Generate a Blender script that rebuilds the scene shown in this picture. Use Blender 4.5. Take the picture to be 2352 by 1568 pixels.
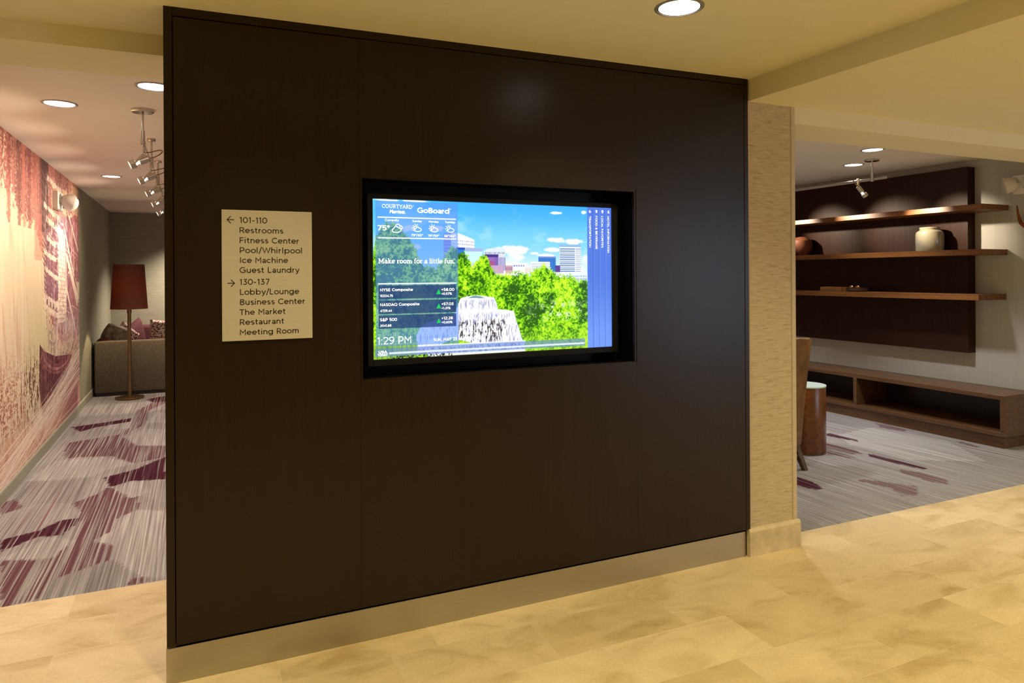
import bpy, bmesh, math, random
import numpy as np
from mathutils import Vector, Matrix

for _o in list(bpy.data.objects):
    bpy.data.objects.remove(_o)
SC = bpy.context.scene
COL = SC.collection
R = math.radians

# ------------------------------------------------------------------ camera
CAMH = 1.55
FPX, CYPX = 1606.97, 631.09
_yaw, _roll = R(24.507), R(-0.35)
_fw = Vector((math.sin(_yaw), math.cos(_yaw), 0))
_rt = Vector((math.cos(_yaw), -math.sin(_yaw), 0))
_up = Vector((0, 0, 1))
_r2 = _rt * math.cos(_roll) + _up * math.sin(_roll)
_u2 = _up * math.cos(_roll) - _rt * math.sin(_roll)
cam_d = bpy.data.cameras.new('camera')
cam_d.sensor_width = 36.0
cam_d.sensor_fit = 'HORIZONTAL'
cam_d.lens = FPX / 2352 * 36.0
cam_d.shift_y = -(784 - CYPX) / 2352
cam_d.clip_start = 0.05
cam = bpy.data.objects.new('camera', cam_d)
COL.objects.link(cam)
cam.matrix_world = Matrix((
    (_r2.x, _u2.x, -_fw.x, 0), (_r2.y, _u2.y, -_fw.y, 0), (_r2.z, _u2.z, -_fw.z, CAMH), (0, 0, 0, 1)))
SC.camera = cam

# ------------------------------------------------------------------ view, world, lamps
SC.view_settings.view_transform = 'Standard'
SC.view_settings.look = 'None'
SC.view_settings.exposure = 0.0
SC.view_settings.gamma = 1.0
SC.view_settings.use_curve_mapping = False
SC.cycles.sample_clamp_indirect = 4.0

world = bpy.data.worlds.new('daylight')
SC.world = world
world.use_nodes = True
_bg = world.node_tree.nodes['Background']
_bg.inputs[0].default_value = (0.60, 0.76, 1.0, 1)
_bg.inputs[1].default_value = 6.0


def spot(name, loc, target, power, color, size=120, blend=0.6, soft=0.06):
    l = bpy.data.lights.new(name, 'SPOT')
    l.energy = power
    l.color = color
    l.spot_size = R(size)
    l.spot_blend = blend
    l.shadow_soft_size = soft
    o = bpy.data.objects.new(name, l)
    COL.objects.link(o)
    o.location = loc
    d = Vector(target) - Vector(loc)
    o.rotation_euler = d.to_track_quat('-Z', 'Y').to_euler()
    return o


def down(name, x, y, z, power, color, size=130, blend=0.7, soft=0.07):
    return spot(name, (x, y, z), (x, y, 0), power, color, size, blend, soft)


WARM = (1.0, 0.885, 0.47)
HALO = (1.0, 0.80, 0.57)
NEUT = (1.0, 0.945, 0.87)
# lobby ceiling cans (the first is in view; the rest are unseen lights without fixtures)
for i, (x, y, p) in enumerate([(1.75, 2.234, 62), (0.3, 1.9, 58), (-1.3, 1.9, 62), (0.9, 0.2, 80), (-1.2, 0.0, 76),
                               (2.3, 0.3, 66), (0.4, -1.8, 82), (-2.6, 1.6, 66)]):
    down('lobby_can_lamp', x, y, 2.52, p, WARM)
for (x, y, p) in [(4.2, 1.9, 68), (5.8, 1.7, 68), (4.2, 0.0, 76), (6.2, -0.4, 68), (5.2, -2.0, 68)]:
    down('side_lobby_can_lamp', x, y, 2.46, p, WARM)  # all unseen lights, no can modelled in this ceiling
# lounge, left: cans in view first, then unseen lights without fixtures
for (x, y, p) in [(-0.725, 4.955, 105), (-0.19, 4.325, 95), (-0.764, 8.318, 105), (0.4, 6.5, 120), (0.10, 12.2, 480), (0.8, 9.5, 110)]:
    down('lounge_can_lamp', x, y, 2.56, p, (1.0, 0.83, 0.68), 118, 0.8)
# lounge, right: after the cans in view come unseen bare lights
for (x, y, p) in [(5.43, 4.27, 112), (5.97, 4.95, 74), (4.0, 4.6, 92), (3.6, 6.6, 115), (5.0, 6.6, 120)]:
    down('lounge_can_lamp', x, y, 2.58, p, (1.0, 0.985, 0.95), 98, 0.45)


# ------------------------------------------------------------------ helpers
def empty(name, loc=(0, 0, 0), rz=0.0):
    o = bpy.data.objects.new(name, None)
    o.empty_display_size = 0.1
    COL.objects.link(o)
    o.location = loc
    o.rotation_euler = (0, 0, rz)
    return o


def tag(o, label=None, cat=None, group=None, kind=None):
    if label:
        o['label'] = label
    if cat:
        o['category'] = cat
    if group:
        o['group'] = group
    if kind:
        o['kind'] = kind
    return o


def thing(name, label, cat, loc=(0, 0, 0), rz=0.0, group=None):
    return tag(empty(name, loc, rz), label, cat, group)


def mesh_obj(name, me, mat, parent=None):
    if mat is not None:
        me.materials.append(mat)
    o = bpy.data.objects.new(name, me)
    COL.objects.link(o)
    if parent is not None:
        o.parent = parent
    return o


def obj(name, bm, mat, parent=None, smooth=False, off=None, sharp=35):
    """One mesh object; off = a world point subtracted from every vertex (parts drawn in world coordinates)."""
    if off is not None:
        bmesh.ops.translate(bm, verts=bm.verts, vec=-Vector(off))
    bmesh.ops.recalc_face_normals(bm, faces=bm.faces)
    if smooth:
        for f in bm.faces:
            f.smooth = True
        for e in bm.edges:
            if len(e.link_faces) == 2 and e.calc_face_angle(0) > R(sharp):
                e.smooth = False
    me = bpy.data.meshes.new(name)
    bm.to_mesh(me)
    bm.free()
    return mesh_obj(name, me, mat, parent)


def struct(name, bm, mat, parent=None, **k):
    o = obj(name, bm, mat, parent, **k)
    if parent is None:
        o['kind'] = 'structure'
    return o


def BM():
    return bmesh.new()


def box(bm, x0, x1, y0, y1, z0, z1, bev=0.0, seg=2):
    vs = [bm.verts.new((x, y, z)) for x in (x0, x1) for y in (y0, y1) for z in (z0, z1)]
    idx = [(0, 1, 3, 2), (4, 6, 7, 5), (0, 4, 5, 1), (2, 3, 7, 6), (0, 2, 6, 4), (1, 5, 7, 3)]
    fs = [bm.faces.new([vs[i] for i in f]) for f in idx]
    if bev > 0:
        es = list({e for f in fs for e in f.edges})
        bmesh.ops.bevel(bm, geom=es, offset=bev, segments=seg, affect='EDGES', profile=0.5)
    return bm


def hexa(bm, pts, bev=0.0, seg=2):
    """box from 8 points, bottom ring 0-3 then top ring 4-7"""
    vs = [bm.verts.new(p) for p in pts]
    idx = [(0, 3, 2, 1), (4, 5, 6, 7), (0, 1, 5, 4), (1, 2, 6, 5), (2, 3, 7, 6), (3, 0, 4, 7)]
    fs = [bm.faces.new([vs[i] for i in f]) for f in idx]
    if bev > 0:
        es = list({e for f in fs for e in f.edges})
        bmesh.ops.bevel(bm, geom=es, offset=bev, segments=seg, affect='EDGES', profile=0.5)
    return bm


def prism(bm, poly, axis, a, b, bev=0.0, seg=2):
    """polygon of (u,v) pairs extruded along axis from a to b; axis 'x': (y,z), 'y': (x,z), 'z': (x,y)"""
    def P(u, v, w):
        return {'x': (w, u, v), 'y': (u, w, v), 'z': (u, v, w)}[axis]
    A = [bm.verts.new(P(u, v, a)) for u, v in poly]
    B = [bm.verts.new(P(u, v, b)) for u, v in poly]
    n = len(poly)
    fs = [bm.faces.new(A), bm.faces.new(B[::-1])]
    for i in range(n):
        j = (i + 1) % n
        fs.append(bm.faces.new((A[i], B[i], B[j], A[j])))
    if bev > 0:
        es = list({e for f in fs for e in f.edges})
        bmesh.ops.bevel(bm, geom=es, offset=bev, segments=seg, affect='EDGES', profile=0.5)
    return bm


def frame_of(d):
    d = Vector(d).normalized()
    u = d.cross(Vector((0, 0, 1)))
    if u.length < 1e-4:
        u = Vector((1, 0, 0))
    u.normalize()
    return d, u, u.cross(d).normalized()


def lathe(bm, prof, c=(0, 0, 0), d=(0, 0, 1), n=40, close=True):
    """profile of (radius, distance along d)"""
    d, u, v = frame_of(d)
    c = Vector(c)
    rings = []
    for r, t in prof:
        if r < 1e-6:
            rings.append([bm.verts.new(c + d * t)])
        else:
            rings.append([bm.verts.new(c + d * t + (u * math.cos(2 * math.pi * k / n) + v * math.sin(2 * math.pi * k / n)) * r)
                          for k in range(n)])
    for a, b in zip(rings, rings[1:]):
        for k in range(n):
            j = (k + 1) % n
            if len(a) == 1 and len(b) == 1:
                continue
            if len(a) == 1:
                bm.faces.new((a[0], b[k], b[j]))
            elif len(b) == 1:
                bm.faces.new((a[k], a[j], b[0]))
            else:
                bm.faces.new((a[k], a[j], b[j], b[k]))
    if close:
        for rg in (rings[0], rings[-1]):
            if len(rg) > 2:
                bm.faces.new(rg)
    return bm


def cyl(bm, a, b, r, n=24, r2=None):
    a, b = Vector(a), Vector(b)
    L = (b - a).length
    return lathe(bm, [(r, 0), (r if r2 is None else r2, L)], a, b - a, n)


def tube(bm, pts, r, n=10):
    pts = [Vector(p) for p in pts]
    rs = r if isinstance(r, (list, tuple)) else [r] * len(pts)
    prev = None
    rings = []
    for i, p in enumerate(pts):
        d = (pts[min(i + 1, len(pts) - 1)] - pts[max(i - 1, 0)]).normalized()
        if prev is None:
            _, u, v = frame_of(d)
        else:
            u = (prev - d * prev.dot(d)).normalized()
            v = d.cross(u)
        prev = u
        rings.append([bm.verts.new(p + (u * math.cos(2 * math.pi * k / n) + v * math.sin(2 * math.pi * k / n)) * rs[i]) for k in range(n)])
    for a, b in zip(rings, rings[1:]):
        for k in range(n):
            j = (k + 1) % n
            bm.faces.new((a[k], a[j], b[j], b[k]))
    bm.faces.new(rings[0])
    bm.faces.new(rings[-1])
    return bm


def bez(p, n=16):
    p = [Vector(q) for q in p]
    out = []
    for i in range(n + 1):
        t = i / n
        q = p[:]
        while len(q) > 1:
            q = [a.lerp(b, t) for a, b in zip(q, q[1:])]
        out.append(q[0])
    return out


def dup(root, loc, rz=None, label=None, group=None):
    """a copy of a thing with copies of its parts and their sub-parts"""
    r = root.copy()
    COL.objects.link(r)
    r.location = loc
    if rz is not None:
        r.rotation_euler = (0, 0, rz)
    if label:
        r['label'] = label
    if group:
        r['group'] = group
    for ch in list(root.children):
        c = ch.copy()
        COL.objects.link(c)
        c.parent = r
        for g in list(ch.children):
            q = g.copy()
            COL.objects.link(q)
            q.parent = c
    return r


# ------------------------------------------------------------------ materials
def lin(c):
    return tuple(((v / 255) / 12.92 if v / 255 <= 0.04045 else ((v / 255 + 0.055) / 1.055) ** 2.4) for v in c)


class NT:
    def __init__(s, name):
        s.m = bpy.data.materials.new(name)
        s.m.use_nodes = True
        s.t = s.m.node_tree
        s.b = s.t.nodes['Principled BSDF']

    def n(s, kind, **kw):
        nd = s.t.nodes.new(kind)
        for k, v in kw.items():
            if k.startswith('i_'):
                nd.inputs[k[2:].replace('_', ' ')].default_value = v
            else:
                setattr(nd, k, v)
        return nd

    def l(s, a, b):
        s.t.links.new(a, b)

    def coords(s, scale=(1, 1, 1), loc=(0, 0, 0), src='Object', rot=(0, 0, 0)):
        tc = s.n('ShaderNodeTexCoord')
        mp = s.n('ShaderNodeMapping')
        mp.inputs['Scale'].default_value = scale
        mp.inputs['Location'].default_value = loc
        mp.inputs['Rotation'].default_value = rot
        s.l(tc.outputs[src], mp.inputs['Vector'])
        return mp.outputs['Vector']

    def noise(s, vec, scale=5, detail=4, rough=0.6, dist=0.0):
        nd = s.n('ShaderNodeTexNoise')
        nd.inputs['Scale'].default_value = scale
        nd.inputs['Detail'].default_value = detail
        nd.inputs['Roughness'].default_value = rough
        nd.inputs['Distortion'].default_value = dist
        s.l(vec, nd.inputs['Vector'])
        return nd.outputs['Fac']

    def ramp(s, fac, stops):
        nd = s.n('ShaderNodeValToRGB')
        el = nd.color_ramp.elements
        while len(el) < len(stops):
            el.new(0.5)
        for e, (p, c) in zip(el, stops):
            e.position = p
            e.color = tuple(c) + (1,)
        s.l(fac, nd.inputs['Fac'])
        return nd.outputs['Color']

    def mix(s, fac, a, b, mode='MIX'):
        nd = s.n('ShaderNodeMix', data_type='RGBA', blend_type=mode)
        for sock, v in ((nd.inputs['Factor'], fac), (nd.inputs['A'], a), (nd.inputs['B'], b)):
            if isinstance(v, (int, float)):
                sock.default_value = v
            elif isinstance(v, (tuple, list)):
                sock.default_value = tuple(v) + (1,)
            else:
                s.l(v, sock)
        return nd.outputs['Result']

    def math(s, op, a, b=None):
        nd = s.n('ShaderNodeMath', operation=op)
        for i, v in enumerate((a, b)):
            if v is None:
                continue
            if isinstance(v, (int, float)):
                nd.inputs[i].default_value = v
            else:
                s.l(v, nd.inputs[i])
        return nd.outputs[0]

    def bump(s, h, strength=0.2, dist=0.002):
        nd = s.n('ShaderNodeBump')
        nd.inputs['Strength'].default_value = strength
        nd.inputs['Distance'].default_value = dist
        s.l(h, nd.inputs['Height'])
        s.l(nd.outputs['Normal'], s.b.inputs['Normal'])

    def color(s, v):
        if isinstance(v, (tuple, list)):
            s.b.inputs['Base Color'].default_value = tuple(v) + (1,)
        else:
            s.l(v, s.b.inputs['Base Color'])
        return s

    def set(s, rough=0.5, metal=0.0, spec=0.5, **k):
        s.b.inputs['Roughness'].default_value = rough
        s.b.inputs['Metallic'].default_value = metal
        s.b.inputs['Specular IOR Level'].default_value = spec
        for kk, v in k.items():
            s.b.inputs[kk.replace('_', ' ')].default_value = v
        return s


def plain(name, c, rough=0.5, metal=0.0, spec=0.5, var=0.06, sc=30.0):
    t = NT(name)
    f = t.noise(t.coords(), sc, 3)
    a = tuple(max(0, v * (1 - var)) for v in c)
    b = tuple(min(1, v * (1 + var)) for v in c)
    t.color(t.ramp(f, [(0.3, a), (0.7, b)])).set(rough, metal, spec)
    return t.m


def emit(name, c, strength):
    t = NT(name)
    t.color((0.8, 0.8, 0.8)).set(0.5)
    t.b.inputs['Emission Color'].default_value = tuple(c) + (1,)
    t.b.inputs['Emission Strength'].default_value = strength
    return t.m


def wood(name, c0, c1, scale, rough=0.4, spec=0.5, fine=0.35, src='Object'):
    """grain runs along the axis whose scale is small"""
    t = NT(name)
    v = t.coords(scale, (3.7, 2.1, 1.3), src=src)
    a = t.noise(v, 1.0, 6, 0.65, 0.6)
    b = t.noise(t.coords(tuple(s * 6 for s in scale), src=src), 1.0, 3, 0.7)
    m = t.math('ADD', t.math('MULTIPLY', a, 1 - fine), t.math('MULTIPLY', b, fine))
    t.color(t.ramp(m, [(0.33, c0), (0.67, c1)])).set(rough, 0, spec)
    t.bump(m, 0.06, 0.001)
    return t.m


def fabric(name, c0, c1, scale, rough=0.9, bump=0.3, stops=(0.35, 0.65)):
    t = NT(name)
    f = t.noise(t.coords(scale), 1.0, 3, 0.7)
    t.color(t.ramp(f, [(stops[0], c0), (stops[1], c1)])).set(rough, 0, 0.2)
    t.bump(f, bump, 0.002)
    return t.m


MT = {}
MT['darkwood'] = wood('espresso_veneer', (0.0085, 0.0036, 0.0009), (0.0190, 0.0086, 0.0023), (34, 34, 0.9), 0.32, 0.3, 0.5)
MT['groove'] = plain('groove_black', (0.002, 0.002, 0.002), 0.8, 0, 0.1)
MT['recess'] = plain('recess_black', (0.002, 0.002, 0.0023), 0.4, 0, 0.2)
MT['steel'] = NT('brushed_steel')
_t = MT['steel']
_f = _t.noise(_t.coords((3, 3, 700)), 1.0, 3, 0.6)
_t.color(_t.ramp(_f, [(0.3, (0.43, 0.40, 0.35)), (0.7, (0.49, 0.46, 0.405))])).set(0.32, 1.0)
MT['steel'] = _t.m
MT['ceil'] = plain('ceiling_paint', (0.84, 0.77, 0.55), 0.85, 0, 0.2, 0.012, 8)
MT['ceil2'] = plain('lounge_ceiling_paint', (0.84, 0.785, 0.71), 0.85, 0, 0.2, 0.012, 8)
MT['wallpaint'] = plain('wall_paint', (0.62, 0.55, 0.42), 0.8, 0, 0.2, 0.03, 8)
MT['nickel'] = plain('satin_nickel', (0.58, 0.54, 0.48), 0.25, 1.0, 0.5, 0.03)
MT['bronze'] = plain('antique_bronze', (0.24, 0.14, 0.06), 0.35, 0.85, 0.5, 0.1)
MT['trimring'] = plain('can_trim_ring', (0.30, 0.27, 0.22), 0.4, 0.3, 0.5, 0.03)
MT['lens'] = emit('can_lens', (1.0, 0.97, 0.9), 11.0)
MT['bulb'] = emit('halogen_bulb', (1.0, 0.85, 0.62), 14.0)
MT['bezel'] = plain('tv_bezel', (0.005, 0.005, 0.0055), 0.5, 0, 0.22)
MT['signplate'] = NT('sign_plate')
_t = MT['signplate']
_f = _t.noise(_t.coords((3, 3, 500)), 1.0, 2, 0.5)
_t.color(_t.ramp(_f, [(0.3, (0.56, 0.51, 0.42)), (0.7, (0.62, 0.57, 0.475))])).set(0.42, 0.35, 0.5)
MT['signplate'] = _t.m
MT['signtext'] = plain('sign_lettering', (0.022, 0.014, 0.009), 0.6)
MT['whitepix'] = emit('screen_white', (1.0, 1.0, 1.0), 1.05)
MT['whiteplastic'] = plain('white_plastic', (0.78, 0.76, 0.72), 0.4, 0, 0.5, 0.02)
MT['stone'] = None


def tile_mat(name, sx, sy, ox, oy, c1, c2):
    t = NT(name)
    v = t.coords((1, 1, 1), (ox, oy, 0))
    br = t.n('ShaderNodeTexBrick', offset=0.323, offset_frequency=2, squash=1.0, squash_frequency=2)
    t.l(v, br.inputs['Vector'])
    br.inputs['Color1'].default_value = tuple(c1) + (1,)
    br.inputs['Color2'].default_value = tuple(c2) + (1,)
    br.inputs['Mortar'].default_value = (0.66, 0.55, 0.40, 1)
    br.inputs['Scale'].default_value = 1.0
    br.inputs['Mortar Size'].default_value = 0.0013
    br.inputs['Mortar Smooth'].default_value = 0.1
    br.inputs['Bias'].default_value = 0.0
    br.inputs['Brick Width'].default_value = sx
    br.inputs['Row Height'].default_value = sy
    # each tile gets its own cloud pattern: shift the noise by the tile tint
    sep = t.n('ShaderNodeSeparateColor')
    t.l(br.outputs['Color'], sep.inputs[0])
    wv = t.n('ShaderNodeCombineXYZ')
    for i in range(3):
        t.l(t.math('MULTIPLY', sep.outputs[0], 60.0 + 13 * i), wv.inputs[i])
    vm = t.n('ShaderNodeVectorMath', operation='ADD')
    t.l(t.coords((1.0, 1.9, 1)), vm.inputs[0])
    t.l(wv.outputs[0], vm.inputs[1])
    big = t.noise(vm.outputs[0], 2.4, 5, 0.6, 0.9)
    fine = t.noise(vm.outputs[0], 70, 4, 0.75)
    vein = t.noise(vm.outputs[0], 3.2, 6, 0.55, 1.3)
    vf = t.ramp(t.math('ABSOLUTE', t.math('SUBTRACT', vein, 0.5)), [(0.0, (0.55, 0.42, 0.28)), (0.0035, (1, 1, 1))])
    tone = t.ramp(big, [(0.28, (0.74, 0.66, 0.50)), (0.5, (1.0, 0.97, 0.92)), (0.72, (1.13, 1.11, 1.08))])
    col = t.mix(1.0, br.outputs['Color'], tone, 'MULTIPLY')
    col = t.mix(0.5, col, t.ramp(fine, [(0.3, (0.76, 0.70, 0.60)), (0.7, (1.1, 1.1, 1.1))]), 'MULTIPLY')
    col = t.mix(0.16, col, vf, 'MULTIPLY')
    t.color(col).set(0.5, 0, 0.35)
    t.bump(br.outputs['Fac'], -0.25, 0.001)
    return t.m


TILE1, TILE2 = (0.58, 0.455, 0.275), (0.69, 0.56, 0.375)
MT['tile'] = tile_mat('travertine_tile', 0.628, 0.3035, -0.30 + 0.628 * 20, -3.10 + 0.3035 * 40, TILE1, TILE2)
MT['stone'] = plain('stone_base', (0.62, 0.50, 0.33), 0.5, 0, 0.35, 0.16, 14)


def grasscloth(name, c0, c1, rib=(6, 6, 230), slub=(3, 3, 60)):
    t = NT(name)
    f = t.noise(t.coords(rib), 1.0, 4, 0.7)
    g = t.noise(t.coords(slub), 1.0, 3, 0.6)
    m = t.math('ADD', t.math('MULTIPLY', f, 0.6), t.math('MULTIPLY', g, 0.4))
    t.color(t.ramp(m, [(0.36, c0), (0.62, c1)])).set(0.75, 0, 0.25)
    t.bump(m, 0.15, 0.001)
    return t.m


MT['paperL'] = grasscloth('grey_grasscloth', (0.225, 0.215, 0.15), (0.32, 0.305, 0.225), (4, 4, 240), (2.5, 2.5, 120))
MT['paperR'] = grasscloth('grey_linen_paper', (0.42, 0.425, 0.395), (0.48, 0.485, 0.455), (240, 240, 3), (70, 70, 1.5))
t_ = NT('column_paper')
f_ = t_.noise(t_.coords((9, 9, 150)), 1.0, 5, 0.75)
g_ = t_.noise(t_.coords((16, 16, 60), (2, 1, 0)), 1.0, 3, 0.6)
m_ = t_.math('ADD', t_.math('MULTIPLY', f_, 0.7), t_.math('MULTIPLY', g_, 0.3))
t_.color(t_.ramp(m_, [(0.36, (0.36, 0.27, 0.155)), (0.46, (0.52, 0.415, 0.275)), (0.60, (0.62, 0.51, 0.36))])).set(0.75, 0, 0.25)
t_.bump(m_, 0.1, 0.001)
MT['paperC'] = t_.m
MT['guard'] = plain('corner_guard', (0.56, 0.46, 0.32), 0.45)
MT['cove'] = plain('carpet_base', (0.34, 0.33, 0.26), 0.6)
MT['walnut'] = wood('walnut', (0.075, 0.026, 0.0055), (0.25, 0.100, 0.024), (30, 1.5, 55), 0.38, 0.4)
MT['board'] = wood('board_veneer', (0.020, 0.0080, 0.0052), (0.043, 0.0180, 0.0112), (34, 34, 0.9), 0.45, 0.12, 0.5)
MT['walnutdark'] = wood('walnut_bench', (0.050, 0.021, 0.0075), (0.17, 0.080, 0.028), (30, 1.6, 50), 0.35, 0.5)
MT['leather'] = NT('tan_leather')
_t = MT['leather']
_f = _t.noise(_t.coords(), 9, 6, 0.65)
_g = _t.noise(_t.coords(), 220, 3, 0.6)
_t.color(_t.ramp(_f, [(0.28, (0.10, 0.042, 0.008)), (0.72, (0.26, 0.125, 0.028))])).set(0.45, 0, 0.4)
_t.bump(_g, 0.2, 0.001)
MT['leather'] = _t.m
MT['legwood'] = wood('chair_leg_wood', (0.05, 0.028, 0.010), (0.10, 0.055, 0.02), (40, 40, 4), 0.4)
MT['glass'] = plain('frosted_glass_top', (0.62, 0.76, 0.70), 0.15, 0, 0.6, 0.02)
MT['jar'] = plain('stoneware_glaze', (0.31, 0.28, 0.20), 0.18, 0, 0.6, 0.05, 14)
MT['tweed'] = fabric('brown_tweed', (0.030, 0.025, 0.019), (0.16, 0.13, 0.09), (240, 240, 100), 0.95, 0.3)
MT['maroon'] = fabric('maroon_fabric', (0.065, 0.018, 0.023), (0.10, 0.030, 0.037), (90, 90, 90))
MT['velvet'] = fabric('bronze_velvet', (0.075, 0.055, 0.032), (0.26, 0.20, 0.12), (14, 20, 14), 0.6, 0.4)
MT['teal'] = fabric('grey_teal_fabric', (0.10, 0.14, 0.15), (0.17, 0.21, 0.22), (60, 60, 60))


def petal_fabric(name):
    t = NT(name)
    v = t.n('ShaderNodeTexVoronoi', feature='F1')
    v.inputs['Scale'].default_value = 1.0
    v.inputs['Randomness'].default_value = 0.75
    t.l(t.coords((34, 40, 54)), v.inputs['Vector'])
    sp = t.n('ShaderNodeSeparateColor')
    t.l(v.outputs['Color'], sp.inputs[0])
    c = t.ramp(sp.outputs[0], [(0.0, (0.02, 0.015, 0.015)), (0.33, (0.22, 0.03, 0.03)), (0.66, (0.30, 0.05, 0.04))])
    t.t.nodes[-1]
    k = t.ramp(v.outputs['Distance'], [(0.44, (1, 1, 1)), (0.50, (0, 0, 0))])
    t.color(t.mix(k, (0.66, 0.60, 0.48), c)).set(0.9, 0, 0.2)
    return t.m


MT['petal'] = petal_fabric('petal_print_fabric')
MT['copper'] = plain('polished_copper', (0.62, 0.30, 0.14), 0.15, 1.0)
MT['terracotta'] = plain('terracotta', (0.17, 0.055, 0.024), 0.6)
MT['bookblack'] = plain('black_cloth', (0.015, 0.014, 0.014), 0.6)
MT['bowl'] = plain('dark_bowl', (0.05, 0.022, 0.012), 0.35)
MT['coral'] = plain('rust_branch', (0.22, 0.06, 0.012), 0.7, 0, 0.3, 0.3, 60)
MT['clear'] = NT('lamp_head_lens')
MT['clear'].color((0.80, 0.78, 0.76)).set(0.25, 0, 0.5, Transmission_Weight=0.35)
MT['clear'] = MT['clear'].m


def shade_mat():
    t = NT('red_brown_shade')
    v = t.coords((90, 90, 12))
    f = t.noise(v, 1.0, 3, 0.6)
    c = t.ramp(f, [(0.3, (0.09, 0.030, 0.014)), (0.7, (0.145, 0.050, 0.022))])
    t.color(c).set(0.6, 0, 0.35)
    tr = t.n('ShaderNodeBsdfTranslucent')
    tr.inputs['Color'].default_value = (0.42, 0.12, 0.035, 1)
    mx = t.n('ShaderNodeMixShader')
    mx.inputs[0].default_value = 0.22
    out = t.t.nodes['Material Output']
    t.l(t.b.outputs[0], mx.inputs[1])
    t.l(tr.outputs[0], mx.inputs[2])
    t.l(mx.outputs[0], out.inputs['Surface'])
    return t.m


MT['shade'] = shade_mat()


# ------------------------------------------------------------------ numpy pictures
def vnoise(h, w, cy, cx, rng):
    g = rng.random((cy + 3, cx + 3))
    y = np.linspace(0, cy, h)
    x = np.linspace(0, cx, w)
    yi, xi = y.astype(int), x.astype(int)
    fy, fx = y - yi, x - xi
    fy, fx = fy * fy * (3 - 2 * fy), fx * fx * (3 - 2 * fx)
    a = g[yi][:, xi] * (1 - fx) + g[yi][:, xi + 1] * fx
    b = g[yi + 1][:, xi] * (1 - fx) + g[yi + 1][:, xi + 1] * fx
    return a * (1 - fy[:, None]) + b * fy[:, None]


def fbm(h, w, cy, cx, rng, octv=4, gain=0.55):
    s = np.zeros((h, w))
    a, tot = 1.0, 0.0
    for _ in range(octv):
        s += a * vnoise(h, w, min(cy, h), min(cx, w), rng)
        tot += a
        a *= gain
        cy *= 2
        cx *= 2
    return s / tot


def sstep(a, b, x):
    t = np.clip((x - a) / (b - a), 0, 1)
    return t * t * (3 - 2 * t)


def inpoly(U, V, poly):
    r = np.zeros(U.shape, bool)
    n = len(poly)
    for i in range(n):
        x0, y0 = poly[i]
        x1, y1 = poly[(i + 1) % n]
        if y0 == y1:
            continue
        c = (y0 > V) != (y1 > V)
        r ^= c & (U < (x1 - x0) * (V - y0) / (y1 - y0) + x0)
    return r


def lerp(img, col, a):
    c = np.array(col, float)
    if np.ndim(a) == 0:
        return img * (1 - a) + c * a
    a = a[..., None]
    return img * (1 - a) + c * a


def srgb2lin(c):
    c = np.clip(c / 255.0, 0, 1)
    return np.where(c <= 0.04045, c / 12.92, ((c + 0.055) / 1.055) ** 2.4)


def grid_mesh(name, xyz, rgb, attr='picture'):
    """xyz, rgb: (h, w, 3) arrays, one vertex each"""
    h, w = xyz.shape[:2]
    me = bpy.data.meshes.new(name)
    idx = np.arange(h * w).reshape(h, w)
    q = np.stack([idx[1:, :-1], idx[1:, 1:], idx[:-1, 1:], idx[:-1, :-1]], -1).reshape(-1, 4)
    nf = len(q)
    me.vertices.add(h * w)
    me.vertices.foreach_set('co', xyz.reshape(-1).astype(np.float32))
    me.loops.add(nf * 4)
    me.loops.foreach_set('vertex_index', q.reshape(-1).astype(np.int32))
    me.polygons.add(nf)
    me.polygons.foreach_set('loop_start', (np.arange(nf) * 4).astype(np.int32))
    try:
        me.polygons.foreach_set('loop_total', np.full(nf, 4, np.int32))
    except Exception:
        pass
    ca = me.color_attributes.new(attr, 'FLOAT_COLOR', 'POINT')
    rgba = np.ones((h * w, 4), np.float32)
    rgba[:, :3] = rgb.reshape(-1, 3)
    ca.data.foreach_set('color', rgba.reshape(-1))
    me.update(calc_edges=True)
    me.validate()
    return me


# ------------------------------------------------------------------ structure
def ceil_z(x):
    return 2.576 + 0.0133 * (x + 0.098)


YP = 2.95           # face of the wood wall
X0, X1 = -0.098, 2.772

# floors
bm = BM()
box(bm, -6, 9.8, -4.2, 3.10, -0.05, 0)
box(bm, -6, 0.6, 3.10, 4.0, -0.05, 0)
struct('floor', bm, MT['tile'])

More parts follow.
